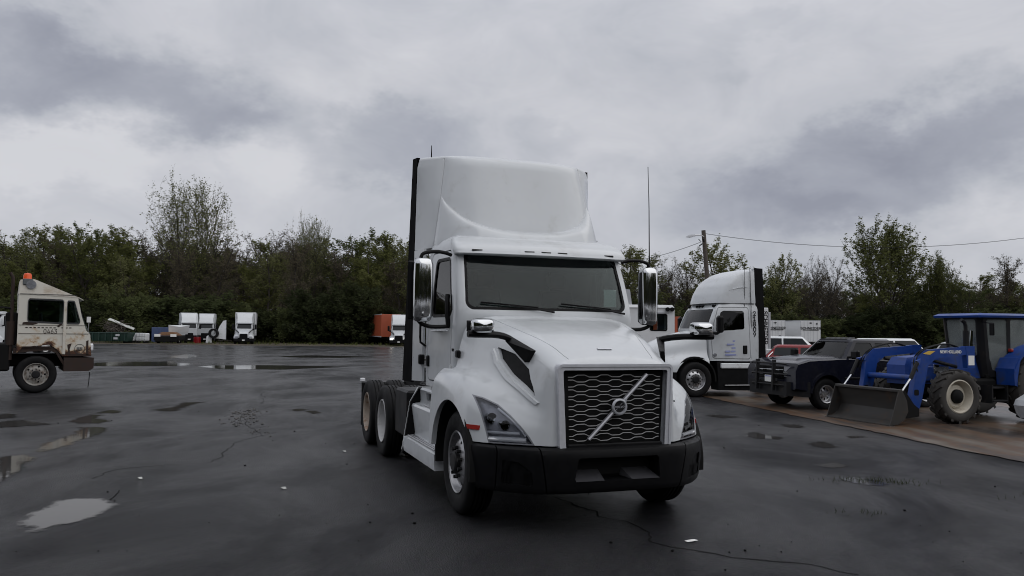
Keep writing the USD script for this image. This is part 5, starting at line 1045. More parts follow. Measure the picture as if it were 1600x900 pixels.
part(YT, 'exhaust_stack', [tube(curve([(-.62, -1.0, 1.6), (-.62, -1.0, 3.05), (-.64, -1.0, 3.2), (-.70, -1.0, 3.28)], 12), .045, 10), cyl((-.64, -1.0, 1.30), (-.64, -1.0, 1.95), .10, 18), cyl((-.64, -1.0, .9), (-.64, -1.0, 1.30), .07, 14)], 'rust', 40)
part(YT, 'fender', [prism([(-.55, 1.06), (-.55, 1.22), (.34, 1.27), (.50, 1.15), (.68, .80), (.64, .76), (.46, 1.08), (.30, 1.16), (-.5, 1.10)], 'y', -1.17, -.75)], 'rust')
part(YT, 'chassis', [box((-5.5, -.5, .70), (1.2, .5, 1.05), .03), box((-.95, -1.08, .60), (-.62, .9, 1.35), .04), box((-.75, -1.0, 1.3), (-.48, .3, 2.2), .03), box((-.15, -.9, .4), (.15, .9, .6), .03), box((-2.2, -1.1, .50), (-1.0, -.5, 1.15), .05), box((-3.9, -.9, 1.05), (-2.2, .9, 1.15), .03)], 'chassis_black')
part(YT, 'air_hose', tube(curve([(-.6, -1.0, 2.3), (-.95, -1.1, 2.32), (-1.05, -1.1, 2.1), (-1.02, -1.1, 1.2)], 12), .03, 6), 'rubber')
for s in (1, -1):
    wheel(YT, (0, s * 1.06, .505), s, TYRE_STEER, steer_rim(1.0, 5), 'rim_worn', 'black_metal')
    wheel(YT, (-3.3, s * 1.05, .505), s, TYRE_DRIVE, drive_rim(), 'rim_paint', 'rim_paint')
# ---------------------------------------------------------------- far vehicles and clutter
def conventional(name, label, loc, yaw, sleeper=True, headlamp='lamp_grey', hood_tilt=0.0, fairing=True, nose=True, paint='white_paint', group=None):
    """a long-nosed truck seen from afar: cab, sleeper, fairing, hood, grille, lamps, windows, wheels"""
    t = thing(name, label, 'truck', loc, yaw - math.pi / 2, group)
    xb = -3.6 if sleeper else -2.0
    cab = man(hull([(-.35, y, 1.9) for y in (-.95, .95)] + [(-.55, y, 1.9) for y in (-1.06, 1.06)] + [(-.75, y, 2.62) for y in (-.92, .92)] + [(-.95, y, 2.72) for y in (-.98, .98)] + [(-.45, y, 1.0) for y in (-1.02, 1.02)] + [(xb, y, z) for y in (-1.2, 1.2) for z in (1.0, 2.7)]))
    part(t, 'cab', cab, paint, 20)
    part(t, 'windshield', hull([(-.335, y, 1.97) for y in (-.86, .86)] + [(-.70, y, 2.56) for y in (-.82, .82)] + [(-.40, y, 1.97) for y in (-.9, .9)] + [(-.78, y, 2.56) for y in (-.84, .84)]), 'dark_window', 20)
    for s in (1, -1): part(t, 'side_window', hull([(-.75, s * 1.075, 1.95), (-1.4, s * 1.115, 1.95), (-.95, s * 1.05, 2.5), (-1.4, s * 1.10, 2.5), (-.75, s * 1.0, 1.95), (-1.4, s * 1.0, 2.5)]), 'dark_window', False)
    if fairing: part(t, 'roof_fairing', hull([(-.72, y, 2.70) for y in (-.9, .9)] + [(-1.1, y, 3.3) for y in (-.86, .86)] + [(-1.7, y, 3.85) for y in (-.80, .80)] + [(-2.0, y, 3.98) for y in (-1.0, 1.0)] + [(xb, y, z) for y in (-1.18, 1.18) for z in (2.7, 3.9)] + [(xb, y, 4.0) for y in (-1.0, 1.0)] + [(-1.2, y, 2.7) for y in (-1.1, 1.1)]), paint, 28)
    part(t, 'sun_visor', hull([(-.55, y, z) for y in (-.95, .95) for z in (2.58, 2.70)] + [(-.85, y, z) for y in (-1.05, 1.05) for z in (2.6, 2.75)]), paint)
    hood = hull([(-.40, y, 1.93) for y in (-.88, .88)] + [(1.05, y, 1.45) for y in (-.52, .52)] + [(1.18, y, 1.25) for y in (-.52, .52)] + [(1.12, y, .78) for y in (-.62, .62)] + [(-.4, y, .8) for y in (-1.0, 1.0)])
    fend = [hull([(.92, s * .62, 1.08), (.70, s * 1.02, 1.02), (.55, s * 1.2, .92), (1.0, s * .72, .72), (.62, s * 1.2, .66), (-.55, s * 1.2, .72), (-.6, s * 1.2, 1.1), (-.2, s * 1.15, 1.22), (-.5, s * .9, 1.4), (.3, s * .85, 1.32)]) for s in (1, -1)]
    if nose:
        hm = cat([hood] + fend)
        part(t, 'hood', cat([turned(m, hood_tilt, [0, 1, 0], (1.1, 0, .8)) for m in [hood] + fend]) if hood_tilt else m3.Manifold.batch_boolean([man(m) for m in [hood] + fend], m3.OpType.Add), paint, 28)
    part(t, 'grille', hull([(1.19, y, z) for y, z in ((-.5, .72), (.5, .72), (.46, 1.30), (-.46, 1.30))] + [(1.0, y, z) for y, z in ((-.5, .72), (.5, .72), (.46, 1.30), (-.46, 1.30))]), 'black_plastic')
    if nose and not hood_tilt:
        for s in (1, -1):
            part(t, 'headlight', hull([(.97, s * .70, .98), (.78, s * 1.02, .96), (1.03, s * .74, .80), (.80, s * 1.1, .78), (.8, s * .7, .9)]), headlamp)
            part(t, 'hood_mirror', [tube([(.8, s * .62, 1.42), (.55, s * .95, 1.72), (.5, s * 1.12, 1.8)], .05, 6), box((.40, s * 1.0, 1.76), (.55, s * 1.25, 1.96), .03)], 'black_plastic')
    for s in (1, -1):
        part(t, 'mirror', box((-.70, s * 1.24, 1.85), (-.52, s * 1.50, 2.5), .05), 'black_plastic'); part(t, 'mirror_arm', tube([(-.6, s * 1.0, 1.86), (-.62, s * 1.36, 1.92)], .04, 6), 'black_plastic')
        for x in (0, xb - 1.6, xb - 2.9): wheel(t, (x, s * 1.04, .505), s, TYRE_LITE, RIM_LITE, 'rim_paint', 'rim_paint')
    part(t, 'bumper', hull([(1.25, y, z) for y in (-.75, .75) for z in (.36, .72)] + [(.62, y, z) for y in (-1.2, 1.2) for z in (.36, .72)]), 'black_plastic')
    part(t, 'licence_plate', box((1.252, -.16, .42), (1.258, .16, .56)), 'paper_white')
    part(t, 'chassis', [box((xb - 3.5, -.45, .7), (.9, .45, 1.02)), hull([(xb, y, z) for y in (-1.15, 1.15) for z in (.3, 1.0)] + [(-.8, y, z) for y in (-1.15, 1.15) for z in (.3, 1.0)])], 'chassis_black')
    return t
plain('dark_window', (0.012, 0.014, 0.016), .12, var=.1, spec=.18)
TYRE_LITE = tyre_mesh(.505, .30, .28, 0, 24)
RIM_LITE = [lathe([(.30, .12), (.28, .12), (.25, .05), (.0, .07), (.0, -.1), (.30, -.12)], 20), lathe([(0, .06), (.11, .06), (.1, .13), (0, .14)], 12)]
def box_trailer(name, label, loc, yaw, L, panel, H=4.1, z0=1.05, W=2.6, doors=True, group=None, cat_='trailer'):
    """van trailer, rear at x = 0, running to x = -L? no: rear at the origin and nose at +L"""
    t = thing(name, label, cat_, loc, yaw - math.pi / 2, group)
    part(t, 'box', box((0, -W / 2, z0), (L, W / 2, H), .03), panel, False)
    part(t, 'top_rail', [box((-.01, -W / 2 - .012, H - .09), (L + .01, -W / 2 + .05, H + .012)), box((-.01, W / 2 - .05, H - .09), (L + .01, W / 2 + .012, H + .012))], 'trailer_grey', False)
    part(t, 'bottom_rail', [box((-.01, -W / 2 - .012, z0 - .02), (L + .01, -W / 2 + .05, z0 + .12)), box((-.01, W / 2 - .05, z0 - .02), (L + .01, W / 2 + .012, z0 + .12))], 'trailer_grey', False)
    if doors:
        for s in (1, -1): part(t, 'door', box((-.035, s * .02, z0 + .08), (-.004, s * (W / 2 - .07), H - .10), .008), panel, False); part(t, 'lock_rod', [cyl((-.055, s * .35, z0 + .1), (-.055, s * .35, H - .12), .018, 6), cyl((-.055, s * .85, z0 + .1), (-.055, s * .85, H - .12), .018, 6)], 'trailer_grey')
        part(t, 'rear_frame', [box((-.03, -W / 2 - .006, z0 - .1), (-.002, -W / 2 + .06, H + .004)), box((-.03, W / 2 - .06, z0 - .1), (-.002, W / 2 + .006, H + .004)), box((-.03, -W / 2 + .06, H - .09), (-.002, W / 2 - .06, H + .004))], 'trailer_grey', False)
        for s in (1, -1): part(t, 'tail_lamp', box((-.05, s * (W / 2 - .28), z0 - .10), (-.02, s * (W / 2 - .12), z0 - .02)), 'red_lens')
    part(t, 'underframe', [box((.3, -.5, z0 - .3), (L - .2, .5, z0 - .02)), box((0, -1.1, .45), (.08, 1.1, .55)), box((0, -.9, .55), (.06, -.82, z0)), box((0, .82, .55), (.06, .9, z0))], 'chassis_black')
    for s in (1, -1):
        for x in (1.2, 2.5): wheel(t, (x, s * 1.0, .505), s, TYRE_LITE, RIM_LITE, 'rim_paint', 'rim_paint')
        part(t, 'landing_leg', box((L - 2.6, s * .8, 0), (L - 2.5, s * .9, z0)), 'chassis_black')
    return t
PI = math.pi
# centre left: white sleeper truck with a white van trailer behind it
conventional('sleeper_truck', 'white sleeper truck facing the yard with a white box trailer behind, before the trees', (-34.0, 101.5, 0), .28, headlamp='lamp_grey')
box_trailer('box_trailer', 'white box trailer hitched behind the white sleeper truck at the trees', (-34.0 - 20.5 * math.sin(.29), 101.5 + 20.5 * math.cos(.29), 0), .29, 16, 'trailer_white', doors=False)
# orange container trailer with a white truck, lamp lit
conventional('sleeper_truck', 'white truck with a lit headlamp in front of the orange trailer', (-14.2, 101.0, 0), .10, headlamp='lit_headlamp')
box_trailer('container_trailer', 'orange container trailer behind the truck with the lit headlamp', (-14.4 - 20.2 * math.sin(.35), 101.5 + 20.2 * math.cos(.35), 0), .35, 15.5, 'orange_panel', doors=False)
# two wrecked white trucks with raised hoods
a = conventional('wrecked_truck', 'dismantled white truck with a high fairing and its crumpled hood raised, left of two', (-42.2, 104.5, 0), .42, nose=False)
b = conventional('wrecked_truck', 'dismantled white truck standing right of its twin, black engine bay open', (-41.4, 108.0, 0), .30, nose=False)
solo('loose_hood', 'white truck hood propped up in front of the left wrecked truck', 'truck hood', turned(cat([hull([(0, -1.15, 0), (0, 1.15, 0), (.25, -1.3, 1.15), (.25, 1.3, 1.15), (.1, -1.15, 0), (.1, 1.15, 0), (.55, 0, .9), (.35, -1.25, 1.15), (.35, 1.25, 1.15)])]), -.9, [0, 0, 1]).apply_translation((-42.4, 101.6, 1.15)), 'white_paint', 25)
solo('loose_fairing', 'tall curved white side panel leaning at the right wrecked truck', 'truck panel', moved(prism([(-.9, .7), (.75, .55), (.70, 3.0), (.35, 2.9), (-.1, 2.2), (-.45, 1.3), (-1.0, 1.15)], 'y', -.05, .05), (-37.2, 102.0, 0)), 'white_trim', 20)
solo('panel_scrap', 'pale broken body panel on the ground below the leaning white panel', 'scrap', hull([(-38.9, 101.7, .1), (-38.2, 101.8, .1), (-38.5, 101.6, 1.1), (-38.9, 101.9, .9), (-38.2, 101.9, .7)]), 'white_trim', 15)
solo('engine_scrap', 'black wheel arch liner lying against the leaning white panel', 'scrap', moved(lathe([(.38, -.2), (.62, -.2), (.62, .2), (.38, .2)], 18), (-37.9, 101.6, 1.3)), 'rubber', 40)
solo('red_drum', 'small red drum on the ground between the wrecked trucks', 'drum', lathe([(0, 0), (.42, 0), (.44, .1), (.42, .4), (.44, .7), (.42, .82), (0, .82)], 18, 'z', (-40.2, 102.2, 0)), 'red_paint', 40)
fb = thing('flatbed_trailer', 'black flatbed loaded with orange brown plywood and two white plates on its end', 'trailer', (-42.6, 98.6, 0), .12)
part(fb, 'bed', [box((-1.5, 0, .35), (1.45, 3.0, .95), .05), box((-1.3, -.05, .2), (1.3, .2, .9), .05)], 'chassis_black')
for x in (-1.05, .85): part(fb, 'end_plate', box((x - .36, -.09, .82), (x + .36, -.06, 1.16), .01), 'paper_white')
for k in range(5): part(fb, 'plywood_board', hull([(x, y, z) for x in (-1.25 + .12 * k, 1.2 - .14 * k) for y in (.1 + .1 * k, 2.4) for z in (1.0 + .085 * k, 1.07 + .085 * k)]), 'plywood', False)
for s in (-1, 1): wheel(fb, (s * 1.2, .9, .505), 1, TYRE_LITE, RIM_LITE, 'rim_paint', 'rim_paint', yaw=PI / 2)
bl = thing('blue_container', 'dull blue steel container beside the plywood load', 'container', (-45.2, 103, 0), .05)
part(bl, 'box', box((-1.2, 0, .1), (1.0, 4, 2.0), .03), 'blue_metal', False)
for k in range(7): part(bl, 'rib', box((-1.12 + .33 * k, -.04, .2), (-1.02 + .33 * k, .0, 1.9)), 'blue_metal', False)
wt = thing('water_tank', 'low white plastic tanks in cages standing near the blue container', 'tank', (-46.9, 100, 0))
for k, (x, w) in enumerate(((-1.0, 1.35), (.45, 1.25))):
    part(wt, 'tank', box((x - w / 2, 0, .25), (x + w / 2, 1.2, 1.25), .09), 'trailer_white', 20); part(wt, 'pallet', box((x - w / 2 - .03, -.02, .02), (x + w / 2 + .03, 1.22, .2), .02), 'chassis_black')
    for j in range(4): part(wt, 'cage_bar', box((x - w / 2 + .1 + j * .36, -.03, .2), (x - w / 2 + .13 + j * .36, -.005, 1.28)), 'aluminium', False)
    part(wt, 'cage_hoop', [box((x - w / 2 - .02, -.035, z), (x + w / 2 + .02, -.008, z + .03)) for z in (.5, .85, 1.2)], 'aluminium', False)
gd = thing('dumpster', 'low dark green steel dumpster behind the yard truck nose', 'dumpster', (-49.4, 98, 0), .03)
part(gd, 'body', hull([(x, y, .2) for x in (-2.0, 2.0) for y in (.15, 1.9)] + [(x, y, 1.25) for x in (-2.3, 2.3) for y in (-.05, 2.1)]), 'green_metal', False)
part(gd, 'rim', [box((-2.36, -.1, 1.2), (2.36, 0, 1.32), .02), box((-2.36, 2.05, 1.2), (2.36, 2.15, 1.32), .02)], 'green_metal', False)
for k in range(6): part(gd, 'rib', box((-2.0 + .78 * k, -.09, .3), (-1.88 + .78 * k, .08, 1.2)), 'green_metal', False)
part(gd, 'sticker', [box((.85, -.10, .85), (1.35, -.092, 1.1)), box((.6, -.06, .45), (1.1, -.04, .7))], 'trailer_grey', False)
bw = thing('stacked_buckets', 'white pails stacked at the nose of the yard truck, far behind it', 'pails', (-52.3, 98, 0))
for k in range(3): part(bw, 'pail', lathe([(0, 0), (.42, 0), (.5, .42), (0, .42)], 16, 'z', ((k % 2) * .1, 0, .02 + .43 * k)), 'trailer_white', 30)
sg = thing('white_sign', 'small white sign on a thin post at the tree edge', 'sign', (-57.2, 108, 0)); part(sg, 'post', cyl((0, 0, 0), (0, 0, 3.2), .04, 6), 'aluminium'); part(sg, 'plate', box((-.28, -.06, 2.55), (.28, -.03, 3.3), .01), 'paper_white')
# brush pile with a pale tarpaulin
rb = np.random.default_rng(11); bp = thing('brush_pile', 'heap of pale dead branches with a torn tarpaulin behind the dumpster', 'brush pile', (-51.4, 103.5, 0))
part(bp, 'branches', [tube([(rb.normal(0, .9), rb.normal(0, .8), .2 + rb.random() * .8), (rb.normal(0, .8), rb.normal(0, .8), 1.5 + rb.random()), (rb.normal(.3, 1.3), rb.normal(0, .8), 2.0 + rb.random() * .9)], [.06, .04, .02], 4) for _ in range(60)], 'timber_pole', False, kind='stuff')
tx, ty = np.meshgrid(np.linspace(0, 1, 14), np.linspace(0, 1, 8), indexing='ij'); tz = 3.0 - 1.25 * tx - .5 * np.abs(ty - .4) + .25 * meshkit.fbm(np.stack([tx * 5, ty * 5, tx * 0], -1), 3, 2)
tv = np.stack([-.6 + 3.4 * tx, -.8 + 1.4 * ty * (1 - .6 * tx), tz], -1).reshape(-1, 3); ii, jj = np.meshgrid(np.arange(13), np.arange(7), indexing='ij'); q = (ii * 8 + jj).ravel()
tf_ = np.vstack([np.c_[q, q + 8, q + 9], np.c_[q, q + 9, q + 1]]); part(bp, 'tarpaulin', trimesh.Trimesh(np.vstack([tv, tv - [0, 0, .03]]), np.vstack([tf_, tf_[:, ::-1] + len(tv)]), process=False), 'tarp', 60)
# far left: white truck half out of the frame behind the yard truck
conventional('sleeper_truck', 'white truck cut by the left edge of the photo behind the rusty yard truck', (-32.6, 49.0, 0), -.35, sleeper=False, fairing=False)
# behind the nearest truck: white cab with a square side window, orange trailer beyond
wc = thing('spotter_truck', 'white square cab with a rounded side window, half hidden behind the nearest truck', 'truck', (6.3, 36.0, 0), 0)
ob = prism([(-1.8, 1.0), (-1.8, 3.02), (.98, 3.05), (1.06, 2.9), (1.06, 1.0)], 'y', 0, 2.2); ww = prism(rounded([(-.02, 2.0), (.68, 2.0), (.68, 2.68), (-.02, 2.68)], .07), 'y', -.5, 3)
part(wc, 'cab', ob - prism([(-1.7, 1.1), (-1.7, 2.9), (.9, 2.92), (.98, 2.8), (.98, 1.1)], 'y', .08, 2.12) - ww, 'trailer_white', 20)
part(wc, 'roof_cap', hull([(x, y, 3.0) for x in (-1.85, 1.04) for y in (-.05, 2.25)] + [(x, y, 3.13) for x in (-1.85, .95) for y in (.02, 2.18)]), 'trailer_white'); part(wc, 'window_seal', prism(rounded([(-.07, 1.95), (.73, 1.95), (.73, 2.73), (-.07, 2.73)], .09), 'y', -.012, .02) - ww, 'black_plastic')
part(wc, 'pane', prism(rounded([(-.02, 2.0), (.68, 2.0), (.68, 2.68), (-.02, 2.68)], .07), 'y', .02, .03), 'window_glass'); part(wc, 'awning_strip', box((-.2, -.03, 2.74), (.8, -.005, 2.80)), 'trailer_grey')
for x in (.72, .92): part(wc, 'work_lamp', [lathe([(0, 0), (.10, 0), (.09, .1), (0, .12)], 14, 'y', (x, -.14, 2.93))], 'black_plastic', 40)
part(wc, 'air_deflector', hull([(-1.35, .1, 3.1), (-.85, .1, 3.1), (-1.35, .1, 3.85), (-.95, .1, 3.82), (-1.35, 2.1, 3.1), (-.85, 2.1, 3.1), (-1.35, 2.1, 3.85), (-.95, 2.1, 3.82)]), 'trailer_grey')
part(wc, 'cab_partition', box((.2, 1.2, 1.1), (.3, 1.9, 2.4)), 'interior_dark'); part(wc, 'chassis', box((-4, .5, .6), (1.6, 1.7, 1.0), .04), 'chassis_black')
for x in (-2.6, .2):
    for y, s in ((.25, -1), (1.95, 1)): wheel(wc, (x, y, .505), s, TYRE_LITE, RIM_LITE, 'rim_paint', 'rim_paint')
box_trailer('container_trailer', 'orange trailer far behind the white square cab', (19.9, 100.0, 0), PI, 14, 'orange_panel', H=4.05, doors=False)
# white van trailers with black lettering, backs to the yard
for i, (x, y, lab) in enumerate(((34.2, 103.5, 'white van trailer with black lettering, left of two beside the red car'), (38.6, 103.0, 'white van trailer with black lettering, right of two, above the pickup windshield'))):
    t = box_trailer('van_trailer', lab, (x, y, 0), PI + .0, 16, 'trailer_white', H=3.85)
    part(t, 'lettering', text('SCHNEIDER', .30, .008, True, 'x-', (-.075, 0, 2.83), 1.12), 'black_gloss', False, kind='stuff'); part(t, 'lettering_underline', box((-.078, -1.02, 2.55), (-.066, 1.02, 2.63)), 'black_gloss', False)
    part(t, 'emblem', hull([(-.075, -.24, 3.52), (-.075, .24, 3.52), (-.075, 0, 3.40), (-.068, -.24, 3.52), (-.068, .24, 3.52), (-.068, 0, 3.40), (-.075, 0, 3.58), (-.068, 0, 3.58)]), 'black_gloss')
    part(t, 'mark', [box((-.075, -.9 if i else .6, 3.3), (-.068, -.7 if i else .95, 3.5))] if i else [hull([(-.075, -.95, 1.6), (-.075, -.2, 1.6), (-.075, -.6, 1.95), (-.068, -.95, 1.6), (-.068, -.2, 1.6), (-.068, -.6, 1.95)])], 'lamp_grey' if not i else 'black_gloss', False)
box_trailer('van_trailer', 'pale grey trailer edge left of the lettered van trailers', (30.6, 104.5, 0), PI, 14, 'trailer_grey', H=3.8)
# white column with upright lettering behind the numbered day cab
wt2 = thing('upright_trailer', 'narrow white trailer end with upright black lettering beside the numbered cab', 'trailer', (9.80, 30.5, 0), 0)
part(wt2, 'panel', box((-.34, 0, .9), (.02, 4.0, 2.86), .02), 'trailer_white', False); part(wt2, 'corner_post', box((.021, -.02, .8), (.10, .1, 2.7), .01), 'trailer_grey', False)
part(wt2, 'lettering', turned(text('SCHNEIDER', .16, .004, True, 'y-'), PI / 2, [0, 1, 0]).apply_translation((-.09, -.004, 2.1)), 'black_gloss', False, kind='stuff')
part(wt2, 'side_box', box((-.1, -.1, .62), (.42, .5, 1.28), .03), 'trailer_white', False); part(wt2, 'slot', box((.02, -.106, .86), (.14, -.098, .92)), 'black_plastic'); part(wt2, 'chassis', box((-.5, .2, .5), (.3, 4, .9), .02), 'chassis_black')
for s in (1,): wheel(wt2, (-.1, 1.2, .505), -1, TYRE_LITE, RIM_LITE, 'rim_paint', 'rim_paint', yaw=PI / 2)
# ---- passenger cars
def car(name, label, cat_, loc, yaw, paint, L=4.5, H=1.5, suv=False, group=None, trim=False):
    """front axle at x = 0"""
    t = thing(name, label, cat_, loc, yaw - PI / 2, group)
    belt = .98 if suv else .90; nose = .88; tail = -(L - nose); wb = L * .6
    prof = [(tail + .05, .35), (tail, .60), (tail + .06, belt + .02), (tail + .5, belt + .04), (-.55, belt + .02), (nose - .35, belt - .14), (nose - .05, belt - .28), (nose, .52), (nose - .06, .28), (tail + .2, .25)]
    ws = m3.Manifold.batch_boolean([man(cyl((x, s * .60, .33), (x, s * 1.2, .33), .385, 30)) for x in (0, -wb) for s in (1, -1)], m3.OpType.Add)
    b = hull([(p[0] if abs(p[0] - nose) > .2 else p[0], y, p[1]) for p in prof for y in (-.80, .80)] + [(p[0] * .97 if p[0] > 0 else p[0] + .12, y, min(max(p[1], .36), belt - .12)) for p in prof for y in (-.91, .91)])
    part(t, 'body', man(b) - ws, paint, 25)
    xr = tail + (.18 if suv else .75); xt = tail + (.62 if suv else 1.35)
    g0 = [(-.42, .68), (-.60, .82), (xr + .1, .80), (xr, .66)]; g1 = [(-1.15, .52), (-1.3, .60), (xt + .05, .58), (xt, .50)]
    def ghull(e, z0, z1): return hull([(x, s * (y + e), z0) for x, y in g0 for s in (1, -1)] + [(x, s * (y + e), z1) for x, y in g1 for s in (1, -1)])
    gm = man(hull([(x, s * y, belt) for x, y in g0 for s in (1, -1)] + [(x, s * y, H - .05) for x, y in g1 for s in (1, -1)] + [(x * 1.0 + (-.1 if x > -1.5 else .1), s * y * .85, H) for x, y in g1 for s in (1, -1)]))
    part(t, 'greenhouse', gm, paint, 25)
    def q(x0, x1): return None
    z0, z1 = belt + .05, H - .10
    xm = (-1.15 + xt) / 2 - .1
    for s in (1, -1):
        for w in ([(-.72, z0), (-1.22, z1), (xm + .04, z1), (xm + .02, z0)], [(xm - .05, z0), (xm - .05, z1), (xt - .02, z1), (xt - .22 + (.1 if suv else 0), z0 + .03)]):
            part(t, 'side_window', (gm ^ prism(rounded(w, .03), 'y', min(s * .3, s * 1.2), max(s * .3, s * 1.2))).translate((0, s * .006, 0)) - man(box((-9, -.45, 0), (9, .45, 3))), 'dark_window', False)
        if trim: part(t, 'chrome_trim', tube([(xt - .30, s * .80, z0 - .02), (xt - .12, s * .70, z0 + .16)], .022, 5), 'chrome')
        part(t, 'headlight', hull([(nose - .10, s * .50, belt - .30), (nose - .30, s * .86, belt - .24), (nose - .06, s * .52, belt - .40), (nose - .28, s * .90, belt - .38), (nose - .45, s * .7, belt - .25)]), 'lamp_bright')
        part(t, 'tail_lamp', hull([(tail + .0, s * .60, belt - .02), (tail + .16, s * .90, belt - .02), (tail + .0, s * .6, belt - .2), (tail + .16, s * .91, belt - .2), (tail + .3, s * .7, belt - .1)]), 'red_lens')
        part(t, 'mirror', box((-.80, s * .90, belt + .02), (-.62, s * 1.06, belt + .15), .03), paint)
        for x in (0, -wb): wheel(t, (x, s * .80, .33), s, CAR_T, CAR_R, 'aluminium', 'aluminium')
    wsh = prism(rounded([(-.62, z0), (.62, z0), (.50, z1 + .03), (-.50, z1 + .03)], .04), 'x', -1.4, .3)
    part(t, 'windshield', (gm ^ wsh).translate((.008, 0, .004)) - man(box((-9, -2, 0), (-1.2, 2, 3))), 'dark_window', False)
    part(t, 'rear_window', (gm ^ prism(rounded([(-.58, z0 + .03), (.58, z0 + .03), (.48, z1), (-.48, z1)], .04), 'x', tail, xt + .2)).translate((-.008, 0, .004)) - man(box((xt - .0, -2, 0), (3, 2, 3))), 'dark_window', False)
    part(t, 'grille', hull([(nose + .004, y, z) for y in (-.42, .42) for z in (.46, .58)] + [(nose - .1, y, z) for y in (-.42, .42) for z in (.46, .58)]), 'black_plastic')
    part(t, 'lower_trim', hull([(nose - .02, y, z) for y in (-.7, .7) for z in (.24, .34)] + [(tail + .1, y, z) for y in (-.88, .88) for z in (.24, .32)] + [(.5, y, z) for y in (-.88, .88) for z in (.24, .32)]) if False else box((-wb + .45, -.86, .2), (-.45, .86, .30), .03), 'black_plastic')
    return t
CAR_T = tyre_mesh(.33, .215, .21, 2, 32); CAR_R = car_rim(.222, 5, .09)
car('red_crossover', 'red crossover car parked behind the hood of the dark pickup', 'car', (13.0, 29.8, 0), 1.30, 'red_paint', 4.5, 1.46, True, trim=True)
car('white_suv', 'white sport utility vehicle behind the red crossover', 'car', (17.6, 45.0, 0), 1.35, 'white_trim', 4.7, 1.76, True)
car('white_suv', 'white vehicle roof showing behind the bed of the dark pickup', 'car', (17.9, 34.5, 0), 1.9, 'white_trim', 4.8, 1.74, True)
car('silver_car', 'silver car roof seen over the loader arm of the blue tractor', 'car', (20.9, 34.0, 0), 2.0, 'silver_paint', 4.6, 1.62, True)
car('silver_sedan', 'silver sedan nose at the right edge of the photo', 'car', (10.72, 14.75, 0), -1.30, 'silver_paint', 4.7, 1.45)
# ---- utility pole with lamp and wires
up = thing('utility_pole', 'leaning wooden utility pole with a lamp on a short arm', 'utility pole', (13.1, 52, 0))
px = np.array([[0, 0, 0], [-.25, 0, 4.3], [-.58, 0, 8.65]]); part(up, 'pole', tube(px, [.17, .155, .14], 12), 'timber_pole', 40)
part(up, 'lamp_arm', tube(curve([(-.55, -.1, 8.2), (-.9, -.15, 8.32), (-1.25, -.2, 8.28)], 8), .035, 8), 'aluminium', 40)
part(up, 'lamp_head', hull([(-1.15, -.28, 8.24), (-1.15, -.10, 8.24), (-1.78, -.26, 8.18), (-1.78, -.12, 8.18), (-1.2, -.24, 8.34), (-1.2, -.14, 8.34), (-1.55, -.19, 8.33), (-1.5, -.26, 8.14), (-1.5, -.12, 8.14)]), 'trailer_grey', 30)
part(up, 'insulator', [lathe([(0, 0), (.06, 0), (.05, .16), (0, .18)], 10, 'z', (-.60, -.15, 7.9)), cyl((-.7, -.15, 7.75), (-.9, -.2, 7.6), .04, 6), cyl((-.8, -.15, 7.9), (-.95, -.2, 8.05), .025, 6)], 'black_plastic')
def wire(a, b, sag, n=40):
    t = np.linspace(0, 1, n); p = np.outer(1 - t, a) + np.outer(t, b); p[:, 2] -= sag * 4 * t * (1 - t); return tube(p, .016, 5)
solo('overhead_wire', 'dark overhead wire running from the leaning pole to the right', 'wire', wire((12.52, 52, 8.45), (48, 56, 11.6), 1.9), 'rubber', 60)
solo('overhead_wire', 'short overhead wire slanting down to the left from the leaning pole', 'wire', wire((12.4, 52, 7.9), (6.0, 66, 7.6), .5), 'rubber', 60)
# ---------------------------------------------------------------- trees
def leafmat(name, c0, c1):
    n = {'o': ('object_info', {}), 'g': ('geometry', {}), 'r': ('rgb_ramp', dict(ramp=[(0, c0), (1, c1)])), 'd': ('diffuse_bsdf', {}), 't': ('translucent_bsdf', {}), 'm': ('mix_closure', dict(fac=.25)),
         'w': ('math', dict(math_type='multiply_add', value2=.6, value3=0.0)), 'w2': ('math', dict(math_type='multiply_add', value2=.4))}
    mat(name, n, [('g.random_per_island', 'w.value1'), ('o.random', 'w2.value1'), ('w.value', 'w2.value3'), ('w2.value', 'r.fac'), ('r.color', 'd.color'), ('r.color', 't.color'), ('d.BSDF', 'm.closure1'), ('t.BSDF', 'm.closure2')], 'm.closure')
leafmat('leaf_olive', (.080, .090, .032), (.175, .178, .062))
leafmat('leaf_dark', (.052, .064, .028), (.118, .130, .050))
leafmat('leaf_fresh', (.10, .108, .044), (.19, .19, .085))
leafmat('leaf_shaded', (.028, .035, .017), (.060, .068, .030))  # leaf green with the overhang shade of the wood edge put into it
leafmat('leaf_brown', (.080, .070, .048), (.14, .12, .082))
plain('bark', (.050, .043, .037), .9, var=.4, scale=3, spec=.2)
def frames(d):
    a = np.cross(d, np.where(np.abs(d[:, 2:]) < .9, [[0, 0, 1.0]], [[1.0, 0, 0]])); a /= np.linalg.norm(a, axis=1, keepdims=True); return a, np.cross(d, a)
